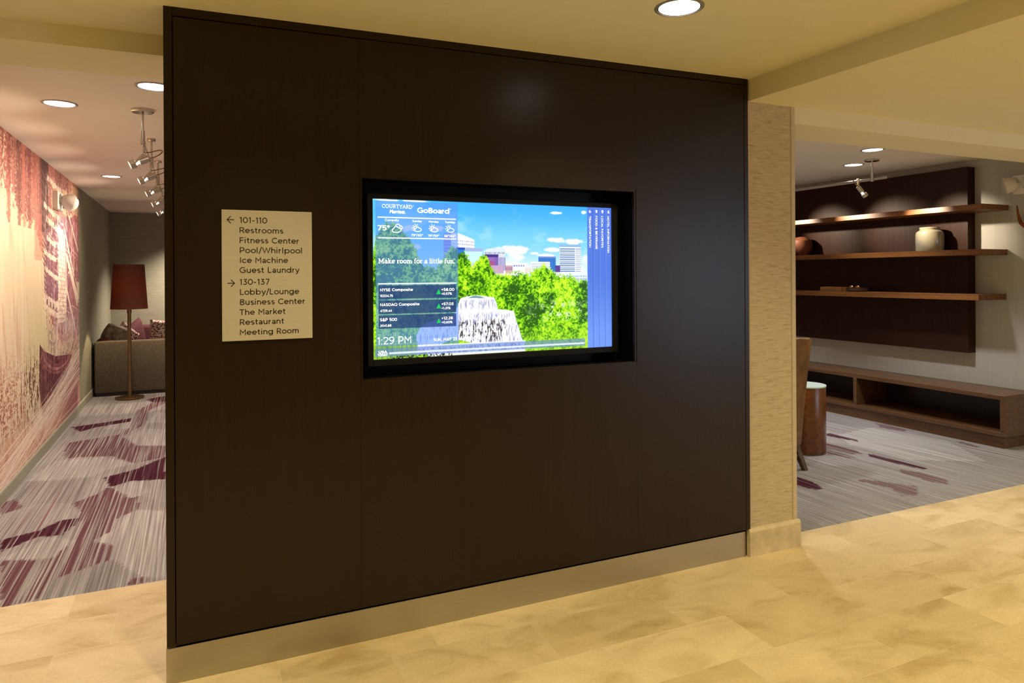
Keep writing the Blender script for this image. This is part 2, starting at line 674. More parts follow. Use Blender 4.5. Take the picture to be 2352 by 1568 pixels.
# carpet: fitted, painted with plum and pale patches, stripes run away from the lobby
POLY = {
    'deep': [[(-1.05, 5.02), (-0.87, 5.12), (-0.78, 5.27), (-0.68, 5.28), (-0.67, 5.19), (-0.73, 4.96), (-0.86, 4.99), (-1.0, 4.8)],
             [(-0.64, 6.25), (-0.44, 6.39), (-0.23, 6.73), (-0.2, 5.99), (-0.45, 6.05), (-0.56, 5.93)],
             [(-1.16, 8.5), (-0.88, 8.61), (-0.62, 8.75), (-0.63, 8.54), (-0.92, 8.38), (-1.04, 8.2)],
             [(-0.55, 10.0), (-0.3, 10.25), (-0.3, 9.75), (-0.45, 9.7)],
             [(5.25, 4.19), (5.28, 4.17), (5.28, 3.68), (5.22, 3.66), (5.18, 3.91), (5.19, 4.14)],
             [(5.56, 4.9), (5.59, 4.89), (5.61, 4.58), (5.55, 4.53), (5.48, 4.82)],
             [(4.19, 3.97), (4.19, 3.84), (4.12, 3.66), (4.04, 3.64), (4.01, 3.81)]],
    'plum': [[(-0.76, 5.63), (-0.62, 5.81), (-0.6, 5.92), (-0.56, 5.93), (-0.41, 5.59), (-0.36, 5.61), (-0.34, 5.3), (-0.47, 5.13),
              (-0.46, 4.91), (-0.55, 4.78), (-0.42, 4.63), (-0.42, 4.42), (-0.58, 4.31), (-0.69, 4.24), (-0.68, 4.03), (-0.83, 3.99),
              (-0.89, 4.27), (-0.97, 4.66), (-0.84, 4.61), (-0.72, 4.57), (-0.65, 4.83), (-0.68, 5.38)],
             [(-1.22, 5.85), (-1.15, 5.92), (-1.05, 5.68), (-1.16, 5.57)],
             [(-1.09, 7.7), (-0.68, 7.88), (-0.6, 8.22), (-0.6, 9.21), (-0.34, 10.2), (-0.32, 9.6), (-0.48, 9.15), (-0.49, 8.26),
              (-0.64, 7.78), (-0.48, 7.29), (-0.24, 7.17), (-0.23, 6.73), (-0.46, 6.61), (-0.65, 6.97), (-0.87, 7.04), (-1.02, 7.05)],
             [(-0.32, 4.02), (-0.3, 4.09), (-0.24, 4.09), (-0.21, 4.02)],
             [(5.06, 3.77), (5.11, 3.65), (5.12, 3.41), (5.01, 3.34), (4.96, 3.43), (4.99, 3.69)],
             [(5.25, 4.63), (5.26, 4.49), (5.22, 4.21), (5.13, 4.23), (5.08, 4.49)],
             [(6.39, 5.01), (6.44, 4.92), (6.4, 4.66), (6.3, 4.63), (6.25, 4.84)],
             [(6.34, 4.15), (6.4, 4.12), (6.35, 3.94), (6.29, 3.94)],
             [(4.49, 3.7), (4.58, 3.68), (4.77, 3.4), (4.59, 3.27), (4.46, 3.3), (4.56, 3.45)],
             [(5.05, 4.46), (5.07, 4.26), (5.04, 4.09), (4.99, 4.16), (4.93, 4.35)]],
    'taupe': [[(-1.17, 6.4), (-0.9, 6.27), (-0.72, 6.29), (-0.67, 5.95), (-0.76, 5.63), (-0.95, 5.72), (-1.05, 5.68), (-1.19, 6.01)],
              [(-0.18, 5.35), (-0.34, 5.61), (-0.35, 5.3), (-0.18, 5.18)],
              [(4.32, 3.66), (4.15, 3.45), (3.88, 3.5), (3.83, 3.63), (3.93, 3.73), (4.07, 3.63)],
              [(-0.69, 4.24), (-0.58, 4.31), (-0.42, 4.42), (-0.3, 4.2), (-0.2, 4.0), (-0.68, 4.0)],
              [(4.6, 5.2), (5.2, 4.6), (5.1, 4.2), (4.5, 4.4)], [(4.9, 3.6), (4.6, 3.2), (4.0, 3.1), (3.4, 3.2), (3.8, 3.5), (4.5, 3.7)]],
    'pale': [[(-1.07, 7.0), (-0.71, 6.96), (-0.45, 6.61), (-0.64, 6.48), (-0.73, 6.33), (-0.91, 6.33), (-1.16, 6.39)],
             [(-0.55, 5.8), (-0.45, 6.05), (-0.29, 5.98), (-0.3, 5.68), (-0.38, 5.58), (-0.5, 5.66)],
             [(-0.18, 5.35), (-0.39, 5.24), (-0.46, 4.91), (-0.54, 4.78), (-0.42, 4.61), (-0.42, 4.42), (-0.54, 4.27), (-0.14, 4.03)],
             [(-0.98, 4.69), (-0.78, 4.96), (-0.64, 4.83), (-0.71, 4.59), (-0.83, 4.61), (-0.92, 4.65)],
             [(-0.60, 7.75), (-0.48, 7.29), (-0.2, 7.2), (-0.2, 7.9), (-0.45, 8.1)],
             [(-0.46, 8.4), (-0.25, 8.3), (-0.25, 8.9), (-0.4, 9.0)], [(-0.85, 8.25), (-0.62, 8.15), (-0.62, 8.6), (-0.8, 8.5)],
             [(5.6, 4.8), (6.2, 4.9), (6.3, 4.2), (5.9, 3.6), (5.4, 3.9), (5.4, 4.5)]],
}


def carpet_part(x0, x1, y0, y1, step):
    xs = np.arange(x0, x1 + 1e-6, step)
    ys = np.arange(y1, y0 - 1e-6, -step)
    X, Y = np.meshgrid(xs, ys)
    img = np.zeros(X.shape + (3,))
    for p in POLY['pale']:
        img[inpoly(X, Y, p), 1] = 1
    for p in POLY['taupe']:
        img[inpoly(X, Y, p), 1] = 0.12
    img[..., 1] += np.where(X < 2.75, 0.42, 0.20) * (img[..., 1] == 0)
    for p in POLY['plum']:
        img[inpoly(X, Y, p), 0] = 1
    for p in POLY['deep']:
        img[inpoly(X, Y, p), 2] = 1
    return np.stack([X, Y, np.zeros_like(X)], -1), img


t = NT('striped_carpet')
at = t.n('ShaderNodeVertexColor', layer_name='pattern')
sp = t.n('ShaderNodeSeparateColor')
t.l(at.outputs['Color'], sp.inputs[0])
s1 = t.noise(t.coords((95, 0.9, 1)), 1.0, 2, 0.6)
s2 = t.noise(t.coords((120, 1.3, 1), (3, 1, 0)), 1.0, 2, 0.6)
s3 = t.noise(t.coords((48, 0.45, 1), (7, 5, 0)), 1.0, 1, 0.5)
s5 = t.noise(t.coords((74, 0.55, 1), (11, 2, 0)), 1.0, 2, 0.6)
fz = t.noise(t.coords((300, 150, 1)), 1.0, 2, 0.6)
grey = t.ramp(s1, [(0.32, lin((122, 118, 117))), (0.5, lin((155, 151, 150))), (0.68, lin((184, 181, 179)))])
taup = t.ramp(s1, [(0.32, lin((102, 97, 96))), (0.52, lin((134, 129, 128))), (0.68, lin((160, 155, 153)))])
base = t.mix(sp.outputs[1], taup, grey)
plumc = t.ramp(s1, [(0.35, lin((84, 44, 56))), (0.65, lin((108, 74, 80)))])
pk = t.math('MULTIPLY', sp.outputs[0], t.ramp(s5, [(0.50, (0.96, 0.96, 0.96)), (0.545, (0.06, 0.06, 0.06))]))
base = t.mix(pk, base, plumc)
dk = t.math('MULTIPLY', sp.outputs[2], t.ramp(s5, [(0.56, (1, 1, 1)), (0.60, (0.08, 0.08, 0.08))]))
base = t.mix(dk, base, t.ramp(s1, [(0.4, lin((56, 14, 34))), (0.6, lin((74, 32, 48)))]))
s6 = t.noise(t.coords((16, 0.5, 1), (4, 9, 0)), 1.0, 4, 0.7)
base = t.mix(t.ramp(s6, [(0.50, (0, 0, 0)), (0.66, (0.55, 0.55, 0.55))]), base, t.mix(0.45, base, lin((96, 74, 84))))
hair = t.ramp(s3, [(0.235, (0.8, 0.8, 0.8)), (0.255, (0, 0, 0))])
base = t.mix(hair, base, lin((128, 40, 74)))
base = t.mix(0.45, base, t.ramp(fz, [(0.3, (0.74, 0.74, 0.74)), (0.7, (1.15, 1.15, 1.15))]), 'MULTIPLY')
t.color(base).set(0.95, 0, 0.1)
t.bump(fz, 0.3, 0.002)
MT['carpet'] = t.m
xyz, img = carpet_part(-1.25, 2.75, 4.0, 13.0, 0.02)
cp = mesh_obj('floor_carpet', grid_mesh('floor_carpet', xyz, img, 'pattern'), MT['carpet'])
cp['kind'] = 'structure'
xyz, img = carpet_part(2.75, 8.2, 3.10, 13.0, 0.02)
cp = mesh_obj('floor_carpet', grid_mesh('floor_carpet', xyz, img, 'pattern'), MT['carpet'])
cp['kind'] = 'structure'
bm = BM()
box(bm, -1.25, 8.2, 4.0, 13.0, -0.06, -0.005)
box(bm, 0.6, 8.2, 3.10, 4.0, -0.06, -0.005)
struct('floor_slab', bm, MT['cove'])

# ceilings
bm = BM()
pts = [(-6, -4.2), (2.785, -4.2), (2.785, 3.32), (-6, 3.32)]
hexa(bm, [(x, y, ceil_z(x)) for x, y in pts] + [(x, y, ceil_z(x) + 0.1) for x, y in pts])
struct('ceiling_lobby', bm, MT['ceil'])
bm = BM()
box(bm, -6, X0 + 0.002, 3.318, 3.72, 2.489, 2.75)
struct('ceiling_beam_left', bm, MT['ceil'])
bm = BM()
box(bm, 2.785, 3.125, -4.2, 3.36, 2.497, 2.75)
struct('ceiling_beam_right', bm, MT['ceil'])
bm = BM()
box(bm, 3.125, 9.8, -4.2, 3.0, 2.510, 2.60)
struct('ceiling_side', bm, MT['ceil'])
bm = BM()
box(bm, 3.125, 9.8, 2.985, 3.34, 2.410, 2.75)
struct('ceiling_header', bm, MT['ceil'])
bm = BM()
pts = [(-1.4, 3.5), (8.2, 3.3), (8.2, 13.1), (-1.4, 13.1)]
hexa(bm, [(x, y, 2.595 + 0.005 * (x + 1.2)) for x, y in pts] + [(x, y, 2.80) for x, y in pts])
struct('ceiling_lounge', bm, MT['ceil2'])

# outer walls
bm = BM()
box(bm, -1.35, -1.205, 4.0, 13.0, 0, 2.75)
struct('wall_left', bm, MT['paperL'])
bm = BM()
box(bm, -6, -1.35, 4.0, 4.15, 0, 2.75)
struct('wall_lobby_left', bm, MT['wallpaint'])
bm = BM()
box(bm, -1.35, 8.2, 12.89, 13.0, 0, 2.75)
struct('wall_back', bm, MT['paperL'])
bm = BM()
box(bm, 6.91, 7.05, 2.9, 12.89, 0, 2.75)
struct('wall_right', bm, MT['paperR'])
bm = BM()
box(bm, -6.1, -6, -4.2, 4.15, 0, 2.75)
struct('wall_side', bm, MT['wallpaint'])
bm = BM()
box(bm, -6.1, 7.3, -4.3, -4.2, 0, 2.75)
box(bm, 9.5, 9.9, -4.3, -4.2, 0, 2.75)
box(bm, 7.3, 9.5, -4.3, -4.2, 0, 0.3)
box(bm, 7.3, 9.5, -4.3, -4.2, 2.5, 2.75)     # daylight comes in through this opening
struct('wall_front', bm, MT['wallpaint'])
bm = BM()   # far right lobby wall
box(bm, 9.8, 9.9, -4.3, 3.4, 0, 2.75)
box(bm, 7.05, 9.8, 2.95, 3.05, 0, 2.75)
struct('wall_lobby_right', bm, MT['wallpaint'])
# hidden core behind the wood wall: closes the block between the two openings
bm = BM()
box(bm, X0 + 0.03, 2.95, 3.32, 3.40, 0, 2.75)
struct('wall_core', bm, MT['wallpaint'])

# baseboard along the mural wall
bm = BM()
prism(bm, [(-1.205, 0), (-1.193, 0), (-1.193, 0.085), (-1.197, 0.095), (-1.205, 0.098)], 'y', 4.0, 12.89)
struct('baseboard_left', bm, MT['cove'])

# ------------------------------------------------------------------ the wood wall with the screen niche
NX0, NX1, NZ0, NZ1 = 0.643, 2.031, 1.103, 1.972
wall = empty('wall_center', (X0, YP, 0))
tag(wall, 'dark espresso wood feature wall with a black niche around the lit screen', 'wall', kind='structure')
WO = (X0, YP, 0)
G = 0.0005
zb = 0.15


def panel(x0, x1):
    bm = BM()
    zt0, zt1 = ceil_z(x0) - 0.037, ceil_z(x1) - 0.037
    hexa(bm, [(x0, YP, zb), (x1, YP, zb), (x1, YP + 0.02, zb), (x0, YP + 0.02, zb),
              (x0, YP, zt0), (x1, YP, zt1), (x1, YP + 0.02, zt1), (x0, YP + 0.02, zt0)], 0.0008, 1)
    return bm


S0, S1 = 0.641, 2.034
obj('wood_panel', panel(X0 + 0.033, S0 - G / 2), MT['darkwood'], wall, off=WO)
obj('wood_panel', panel(S1 + G / 2, X1 - 0.031), MT['darkwood'], wall, off=WO)
bm = BM()
zt0, zt1 = ceil_z(S0) - 0.037, ceil_z(S1) - 0.037
hexa(bm, [(S0, YP, NZ1), (S1, YP, NZ1), (S1, YP + 0.02, NZ1), (S0, YP + 0.02, NZ1),
          (S0, YP, zt0), (S1, YP, zt1), (S1, YP + 0.02, zt1), (S0, YP + 0.02, zt0)])
box(bm, S0, S1, YP, YP + 0.02, zb, NZ0)
obj('wood_panel', bm, MT['darkwood'], wall, off=WO)
# edging
for (a, b) in ((X0, X0 + 0.030), (X1 - 0.028, X1)):
    bm = BM()
    hexa(bm, [(a, YP, zb - 0.002), (b, YP, zb - 0.002), (b, YP + 0.37, zb - 0.002), (a, YP + 0.37, zb - 0.002),
              (a, YP, ceil_z(a)), (b, YP, ceil_z(b)), (b, YP + 0.37, ceil_z(b)), (a, YP + 0.37, ceil_z(a))], 0.0012, 1)
    obj('edge_trim', bm, MT['darkwood'], wall, off=WO)
bm = BM()
a, b = X0 + 0.031, X1 - 0.029
hexa(bm, [(a, YP, ceil_z(a) - 0.033), (b, YP, ceil_z(b) - 0.033), (b, YP + 0.02, ceil_z(b) - 0.033), (a, YP + 0.02, ceil_z(a) - 0.033),
          (a, YP, ceil_z(a)), (b, YP, ceil_z(b)), (b, YP + 0.02, ceil_z(b)), (a, YP + 0.02, ceil_z(a))])
obj('top_trim', bm, MT['darkwood'], wall, off=WO)
# black backing seen in the grooves
bm = BM()
for (x0, x1, z0, z1) in ((X0 + 0.03, NX0, 0.10, 2.56), (NX1, X1 - 0.02, 0.10, 2.59), (NX0, NX1, 0.10, NZ0), (NX0, NX1, NZ1, 2.56)):
    box(bm, x0, x1, YP + 0.021, YP + 0.04, z0, z1)
obj('backing', bm, MT['groove'], wall, off=WO)
# niche: lining, back, thin wood lip
bm = BM()
D = YP + 0.18
box(bm, NX0 - 0.012, NX0, YP + 0.003, D, NZ0 - 0.012, NZ1 + 0.012)
box(bm, NX1, NX1 + 0.012, YP + 0.003, D, NZ0 - 0.012, NZ1 + 0.012)
box(bm, NX0, NX1, YP + 0.003, D, NZ0 - 0.012, NZ0)
box(bm, NX0, NX1, YP + 0.003, D, NZ1, NZ1 + 0.012)
box(bm, NX0 - 0.012, NX1 + 0.012, D, D + 0.012, NZ0 - 0.012, NZ1 + 0.012)
obj('niche_lining', bm, MT['recess'], wall, off=WO)
bm = BM()
e = 0.008
box(bm, NX0, NX0 + e, YP + 0.001, YP + 0.02, NZ0 + e, NZ1 - e)
box(bm, NX1 - e, NX1, YP + 0.001, YP + 0.02, NZ0 + e, NZ1 - e)
box(bm, NX0, NX1, YP + 0.001, YP + 0.02, NZ0, NZ0 + e)
box(bm, NX0, NX1, YP + 0.001, YP + 0.02, NZ1 - e, NZ1)
obj('niche_edging', bm, MT['darkwood'], wall, off=WO)
bm = BM()
box(bm, X0 - 0.003, X1 - 0.022, YP + 0.014, YP + 0.03, 0.0, 0.136, 0.001, 1)
obj('kick_plate', bm, MT['steel'], wall, off=WO)
wall.children[-1]['label'] = 'brushed metal kick plate'

# column
colm = empty('wall_column', (2.785, 2.965, 0))
tag(colm, 'narrow column in tan horizontal grasscloth paper right of the dark wood wall', 'column', kind='structure')
CO = (2.785, 2.965, 0)
bm = BM()
box(bm, 2.774, 3.098, 2.965, 3.318, 0.0, 2.497)
obj('papered_face', bm, MT['paperC'], colm, off=CO)
bm = BM()
prism(bm, [(3.100, 2.960), (3.127, 2.960), (3.127, 3.36), (3.098, 3.36), (3.098, 2.966)], 'z', 0.15, 2.497)
obj('corner_guard', bm, MT['guard'], colm, off=CO)
bm = BM()
for (a, b) in ((2.761, 2.912), (2.9125, 3.136)):
    prism(bm, [(2.940, 0.0), (2.940, 0.135), (2.948, 0.150), (2.968, 0.150), (2.968, 0.0)], 'x', a, b)
box(bm, 3.1, 3.136, 2.968, 3.37, 0, 0.15)
obj('stone_base', bm, MT['stone'], colm, off=CO)

# ------------------------------------------------------------------ lettering
_txt_cache = {}


def text_bm(s, bold=0.0, shear=0.0, extr=0.0, spacing=1.0):
    cu = bpy.data.curves.new('t', 'FONT')
    cu.body = s
    cu.size = 1.0
    cu.shear = shear
    cu.extrude = extr
    cu.resolution_u = 4
    cu.space_character = spacing
    o = bpy.data.objects.new('t', cu)
    COL.objects.link(o)
    dg = bpy.context.evaluated_depsgraph_get()
    dg.update()
    me = bpy.data.meshes.new_from_object(o.evaluated_get(dg))
    bpy.data.objects.remove(o)
    bpy.data.curves.remove(cu)
    bm = BM()
    bm.from_mesh(me)
    bpy.data.meshes.remove(me)
    if bold > 0:   # heavier weight: the same outline laid over itself, slightly moved
        src = list(bm.faces) + list(bm.verts) + list(bm.edges)
        for dx, dy in ((bold * 2, 0), (bold, bold), (bold, -bold)):
            r = bmesh.ops.duplicate(bm, geom=src)
            vs = [g for g in r['geom'] if isinstance(g, bmesh.types.BMVert)]
            bmesh.ops.translate(bm, verts=vs, vec=(dx, dy, 0))
    return bm


def cap_h():
    if 'H' not in _txt_cache:
        b = text_bm('H')
        _txt_cache['H'] = max(v.co.y for v in b.verts)
        b.free()
    return _txt_cache['H']


def place(bm, x0, x1, cap, org, du, dv, unit_cap, parent, mat, name='lettering', depth_dir=(0, -1, 0), off=(0, 0, 0), dscale=1.0):
    """fit flat glyphs (xy) so that they span x0..x1 along du from org, with the cap height given"""
    lo = min(v.co.x for v in bm.verts)
    hi = max(v.co.x for v in bm.verts)
    sx = (x1 - x0) / (hi - lo)
    sy = cap / unit_cap
    du, dv, dd, org = Vector(du), Vector(dv), Vector(depth_dir), Vector(org)
    for v in bm.verts:
        c = v.co.copy()
        v.co = org + du * (x0 + (c.x - lo) * sx) + dv * (c.y * sy) + dd * (c.z * dscale)
    return obj(name, bm, mat, parent, off=off)


def stroke(bm, pts, w, closed=False):
    """flat polyline of width w in the xy plane"""
    P = [Vector((p[0], p[1])) for p in pts]
    n = len(P)
    L, Rr = [], []
    for i in range(n):
        a = P[i - 1] if (i > 0 or closed) else P[i]
        b = P[(i + 1) % n] if (i < n - 1 or closed) else P[i]
        d1 = (P[i] - a)
        d2 = (b - P[i])
        d1 = d1.normalized() if d1.length > 1e-9 else d2.normalized()
        d2 = d2.normalized() if d2.length > 1e-9 else d1
        nn = Vector((-(d1 + d2).y, (d1 + d2).x))
        nn = nn.normalized() if nn.length > 1e-6 else Vector((-d1.y, d1.x))
        k = 1.0 / max(0.5, nn.dot(Vector((-d1.y, d1.x))))
        L.append(bm.verts.new((*(P[i] + nn * w / 2 * k), 0)))
        Rr.append(bm.verts.new((*(P[i] - nn * w / 2 * k), 0)))
    for i in range(n if closed else n - 1):
        j = (i + 1) % n
        bm.faces.new((L[i], Rr[i], Rr[j], L[j]))
    return bm


def disc2(bm, x, y, r, n=14):
    bm.faces.new([bm.verts.new((x + r * math.cos(2 * math.pi * k / n), y + r * math.sin(2 * math.pi * k / n), 0)) for k in range(n)])


def arc(cx, cy, rx, ry, a0, a1, n=12):
    return [(cx + rx * math.cos(R(a0 + (a1 - a0) * k / n)), cy + ry * math.sin(R(a0 + (a1 - a0) * k / n))) for k in range(n + 1)]

def sans_glyph(ch, w):
    """monoline geometric sans: cap height 1; returns strokes (points, closed) and advance"""
    h = w / 2
    X, T, A_, Dn = 0.73 - h, 1 - h, 1.03, -0.23
    m, ry = 0.365, 0.365 - h
    r = 0.325

    def S_(H, cx, rx):
        q = H / 4 + h / 2
        y2, y1 = H - q, q
        rr = q - h
        return arc(cx, y2, rx, rr, 38, 270, 12) + arc(cx, y1, rx * 1.06, rr, 90, -146, 14)[1:]
    if ch == ' ':
        return [], 0.36
    lo = {
        'a': ([arc(0.30, 0.46, 0.22, 0.27 - h, 155, 0, 10) + [(0.52, 0)], arc(0.30, 0.215, 0.22, 0.215 - h, 0, 360, 20)], 0.62),
        'b': ([[(0.10, 0), (0.10, A_)], arc(0.10 + r, m, r, ry, 0, 360, 24)], 0.86),
        'c': ([arc(0.05 + r, m, r, ry, 42, 318, 20)], 0.70),
        'd': ([[(0.05 + 2 * r, 0), (0.05 + 2 * r, A_)], arc(0.05 + r, m, r, ry, 0, 360, 24)], 0.82),
        'e': ([[(0.06, m), (0.05 + 2 * r, m)], arc(0.05 + r, m, r, ry, 0, 318, 22)], 0.76),
        'f': ([[(0.16, 0), (0.16, 0.80)] + arc(0.34, 0.80, 0.18, 0.22 - h, 180, 75, 6), [(0.0, X), (0.38, X)]], 0.42),
        'g': ([[(0.05 + 2 * r, 0.73), (0.05 + 2 * r, 0.0)] + arc(0.05 + r, 0.0, r, 0.22 - h, 0, -150, 10), arc(0.05 + r, m, r, ry, 0, 360, 24)], 0.82),
        'h': ([[(0.10, 0), (0.10, A_)], arc(0.10 + 0.255, 0.44, 0.255, 0.29 - h, 180, 0, 12) + [(0.61, 0)]], 0.72),
        'i': ([[(0.10, 0), (0.10, 0.73)], [(0.10, 0.88), (0.10, 1.03)]], 0.26),
        'k': ([[(0.10, 0), (0.10, A_)], [(0.12, 0.26), (0.58, 0.73)], [(0.30, 0.42), (0.62, 0)]], 0.66),
        'l': ([[(0.10, 0), (0.10, A_)]], 0.26),
        'm': ([[(0.10, 0), (0.10, 0.73)], arc(0.10 + 0.225, 0.46, 0.225, 0.27 - h, 180, 0, 12) + [(0.55, 0)], arc(0.55 + 0.225, 0.46, 0.225, 0.27 - h, 180, 0, 12) + [(1.0, 0)]], 1.12),
        'n': ([[(0.10, 0), (0.10, 0.73)], arc(0.10 + 0.255, 0.44, 0.255, 0.29 - h, 180, 0, 12) + [(0.61, 0)]], 0.72),
        'o': ([arc(0.05 + r, m, r, ry, 0, 360, 26)], 0.76),
        'p': ([[(0.10, Dn), (0.10, 0.73)], arc(0.10 + r, m, r, ry, 0, 360, 24)], 0.84),
        'r': ([[(0.10, 0), (0.10, 0.73)], arc(0.42, 0.38, 0.32, 0.34 - h, 180, 95, 8)], 0.46),
        's': ([S_(0.73, 0.29, 0.20)], 0.58),
        't': ([[(0.18, 0.92), (0.18, 0.22)] + arc(0.36, 0.22, 0.18, 0.22 - h, 180, 285, 6), [(0.0, X), (0.42, X)]], 0.47),
        'u': ([[(0.10, 0.73)] + arc(0.355, 0.29, 0.255, 0.29 - h, 180, 360, 12) + [(0.61, 0.73)], [(0.61, 0.3), (0.61, 0)]], 0.74),
        'y': ([[(0.03, 0.73), (0.33, 0.05)], [(0.63, 0.73), (0.30, -0.06), (0.22, -0.17), (0.06, -0.16)]], 0.66),
        'A': ([[(0.03, 0), (0.44, T), (0.85, 0)], [(0.18, 0.26), (0.70, 0.26)]], 0.88),
        'B': ([[(0.10, h), (0.10, T)], [(0.10, T), (0.40, T)] + arc(0.42, 0.755, 0.21, 0.245 - h, 90, -90, 8) + [(0.10, 0.51)], [(0.40, 0.51)] + arc(0.44, 0.265, 0.24, 0.265 - h, 90, -90, 8) + [(0.10, h)]], 0.76),
        'C': ([arc(0.53, 0.5, 0.46, 0.5 - h, 45, 315, 22)], 0.92),
        'D': ([[(0.10, h), (0.10, T), (0.38, T)] + arc(0.38, 0.5, 0.44, 0.5 - h, 90, -90, 14) + [(0.10, h)]], 0.90),
        'E': ([[(0.66, T), (0.10, T), (0.10, h), (0.67, h)], [(0.10, 0.51), (0.60, 0.51)]], 0.74),
        'F': ([[(0.66, T), (0.10, T), (0.10, 0)], [(0.10, 0.48), (0.60, 0.48)]], 0.70),
        'G': ([arc(0.53, 0.5, 0.46, 0.5 - h, 48, 318, 22) + [(0.90, 0.20), (0.90, 0.47), (0.56, 0.47)]], 1.0),
        'H': ([[(0.10, 0), (0.10, 1)], [(0.76, 0), (0.76, 1)], [(0.10, 0.5), (0.76, 0.5)]], 0.88),
        'I': ([[(0.11, 0), (0.11, 1)]], 0.26),
        'L': ([[(0.10, 1), (0.10, h), (0.62, h)]], 0.66),
        'M': ([[(0.10, 0), (0.10, T), (0.50, 0.40), (0.90, T), (0.90, 0)]], 1.02),
        'N': ([[(0.10, 0), (0.10, T), (0.76, 0.03), (0.76, 1)]], 0.90),
        'O': ([arc(0.54, 0.5, 0.48, 0.5 - h, 0, 360, 30)], 1.08),
        'P': ([[(0.10, 0), (0.10, T), (0.38, T)] + arc(0.40, 0.665, 0.28, 0.335 - h, 90, -90, 10) + [(0.10, 0.33)]], 0.76),
        'Q': ([arc(0.54, 0.5, 0.48, 0.5 - h, 0, 360, 30), [(0.62, 0.28), (1.0, -0.03)]], 1.10),
        'R': ([[(0.10, 0), (0.10, T), (0.40, T)] + arc(0.42, 0.69, 0.26, 0.31 - h, 90, -90, 10) + [(0.10, 0.38)], [(0.44, 0.38), (0.74, 0)]], 0.80),
        'S': ([S_(1.0, 0.37, 0.27)], 0.76),
        'T': ([[(0.02, T), (0.76, T)], [(0.39, T), (0.39, 0)]], 0.78),
        'U': ([[(0.10, 1)] + arc(0.42, 0.36, 0.32, 0.36 - h, 180, 360, 14) + [(0.74, 1)]], 0.86),
        'V': ([[(0.03, 1), (0.43, h), (0.83, 1)]], 0.86),
        'W': ([[(0.03, 1), (0.34, h), (0.62, T), (0.90, h), (1.21, 1)]], 1.24),
        'Y': ([[(0.03, 1), (0.42, 0.42), (0.81, 1)], [(0.42, 0.42), (0.42, 0)]], 0.84),
        '0': ([arc(0.40, 0.5, 0.34, 0.5 - h, 0, 360, 28)], 0.80),
        '1': ([[(0.04, 0.82), (0.26, T), (0.28, T), (0.28, 0)]], 0.44),
        '2': ([arc(0.34, 0.70, 0.27, 0.30 - h, 160, -28, 12) + [(0.08, h), (0.64, h)]], 0.70),
        '3': ([[(0.10, T), (0.58, T), (0.30, 0.60)] + arc(0.32, 0.31, 0.29, 0.31 - h, 88, -148, 16)], 0.70),
        '4': ([[(0.54, 0), (0.54, T), (0.06, 0.27), (0.72, 0.27)]], 0.76),
        '5': ([[(0.60, T), (0.16, T), (0.13, 0.54)] + arc(0.34, 0.325, 0.28, 0.325 - h, 128, -146, 16)], 0.70),
        '6': ([arc(0.37, 0.315, 0.29, 0.315 - h, 0, 360, 22), arc(0.50, 0.40, 0.42, 0.58 - h, 180, 75, 10)], 0.74),
        '7': ([[(0.06, T), (0.62, T), (0.24, 0)]], 0.66),
        '8': ([arc(0.36, 0.755, 0.235, 0.245 - h, 0, 360, 20), arc(0.36, 0.27, 0.29, 0.27 - h, 0, 360, 22)], 0.72),
        '9': ([arc(0.35, 0.685, 0.29, 0.315 - h, 0, 360, 22), arc(0.22, 0.60, 0.42, 0.58 - h, 0, -105, 10)], 0.74),
        '-': ([[(0.06, 0.40), (0.44, 0.40)]], 0.50),
        '+': ([[(0.06, 0.48), (0.60, 0.48)], [(0.33, 0.21), (0.33, 0.75)]], 0.66),
        '.': ([[(0.10, 0), (0.10, w * 1.15)]], 0.24),
        ',': ([[(0.14, w * 1.1), (0.06, -0.16)]], 0.24),
        ':': ([[(0.10, 0), (0.10, w * 1.2)], [(0.10, 0.56), (0.10, 0.56 + w * 1.2)]], 0.24),
        '/': ([[(0.02, -0.12), (0.44, 1.08)]], 0.46),
        '%': ([arc(0.24, 0.75, 0.17, 0.25 - h, 0, 360, 16), arc(0.72, 0.25, 0.17, 0.25 - h, 0, 360, 16), [(0.22, 0), (0.74, 1)]], 0.96),
        '&': ([arc(0.36, 0.76, 0.18, 0.24 - h, -60, 230, 14) + [(0.72, 0)], arc(0.36, 0.28, 0.29, 0.28 - h, 130, 340, 14) + [(0.70, 0.46)]], 0.80),
        '\u00b0': ([arc(0.20, 0.82, 0.14, 0.14, 0, 360, 16)], 0.40),
    }
    return lo[ch]


def sans(s, w=0.135, track=0.07):
    bm = BM()
    x = 0.0
    for ch in s:
        S, adv = sans_glyph(ch, w)
        for pts in S:
            stroke(bm, [(px + x, py) for px, py in pts], w)
        x += adv + track
    return bm


# ------------------------------------------------------------------ directory sign
SO = (0.102, YP, 1.298)
sign = thing('directory_sign', 'pale brushed metal directory sign with dark room listings on the wood wall', 'sign', SO)
bm = BM()
box(bm, 0.1015, 0.4425, YP - 0.012, YP, 1.298, 1.811, 0.0012, 2)
obj('plate', bm, MT['signplate'], sign, off=SO)
SIGN = [('101-110', 0.167, 0.27, 1.76, 0.0235), ('Restrooms', 0.167, 0.331, 1.721, 0.0225), ('Fitness Center', 0.167, 0.391, 1.681, 0.023),
        ('Pool/Whirlpool', 0.167, 0.403, 1.642, 0.023), ('Ice Machine', 0.168, 0.349, 1.603, 0.023), ('Guest Laundry', 0.166, 0.393, 1.564, 0.023),
        ('130-137', 0.166, 0.278, 1.517, 0.0235), ('Lobby/Lounge', 0.167, 0.391, 1.478, 0.023), ('Business Center', 0.167, 0.413, 1.438, 0.023),
        ('The Market', 0.165, 0.337, 1.399, 0.0225), ('Restaurant', 0.166, 0.331, 1.36, 0.0225), ('Meeting Room', 0.166, 0.388, 1.32, 0.0225)]
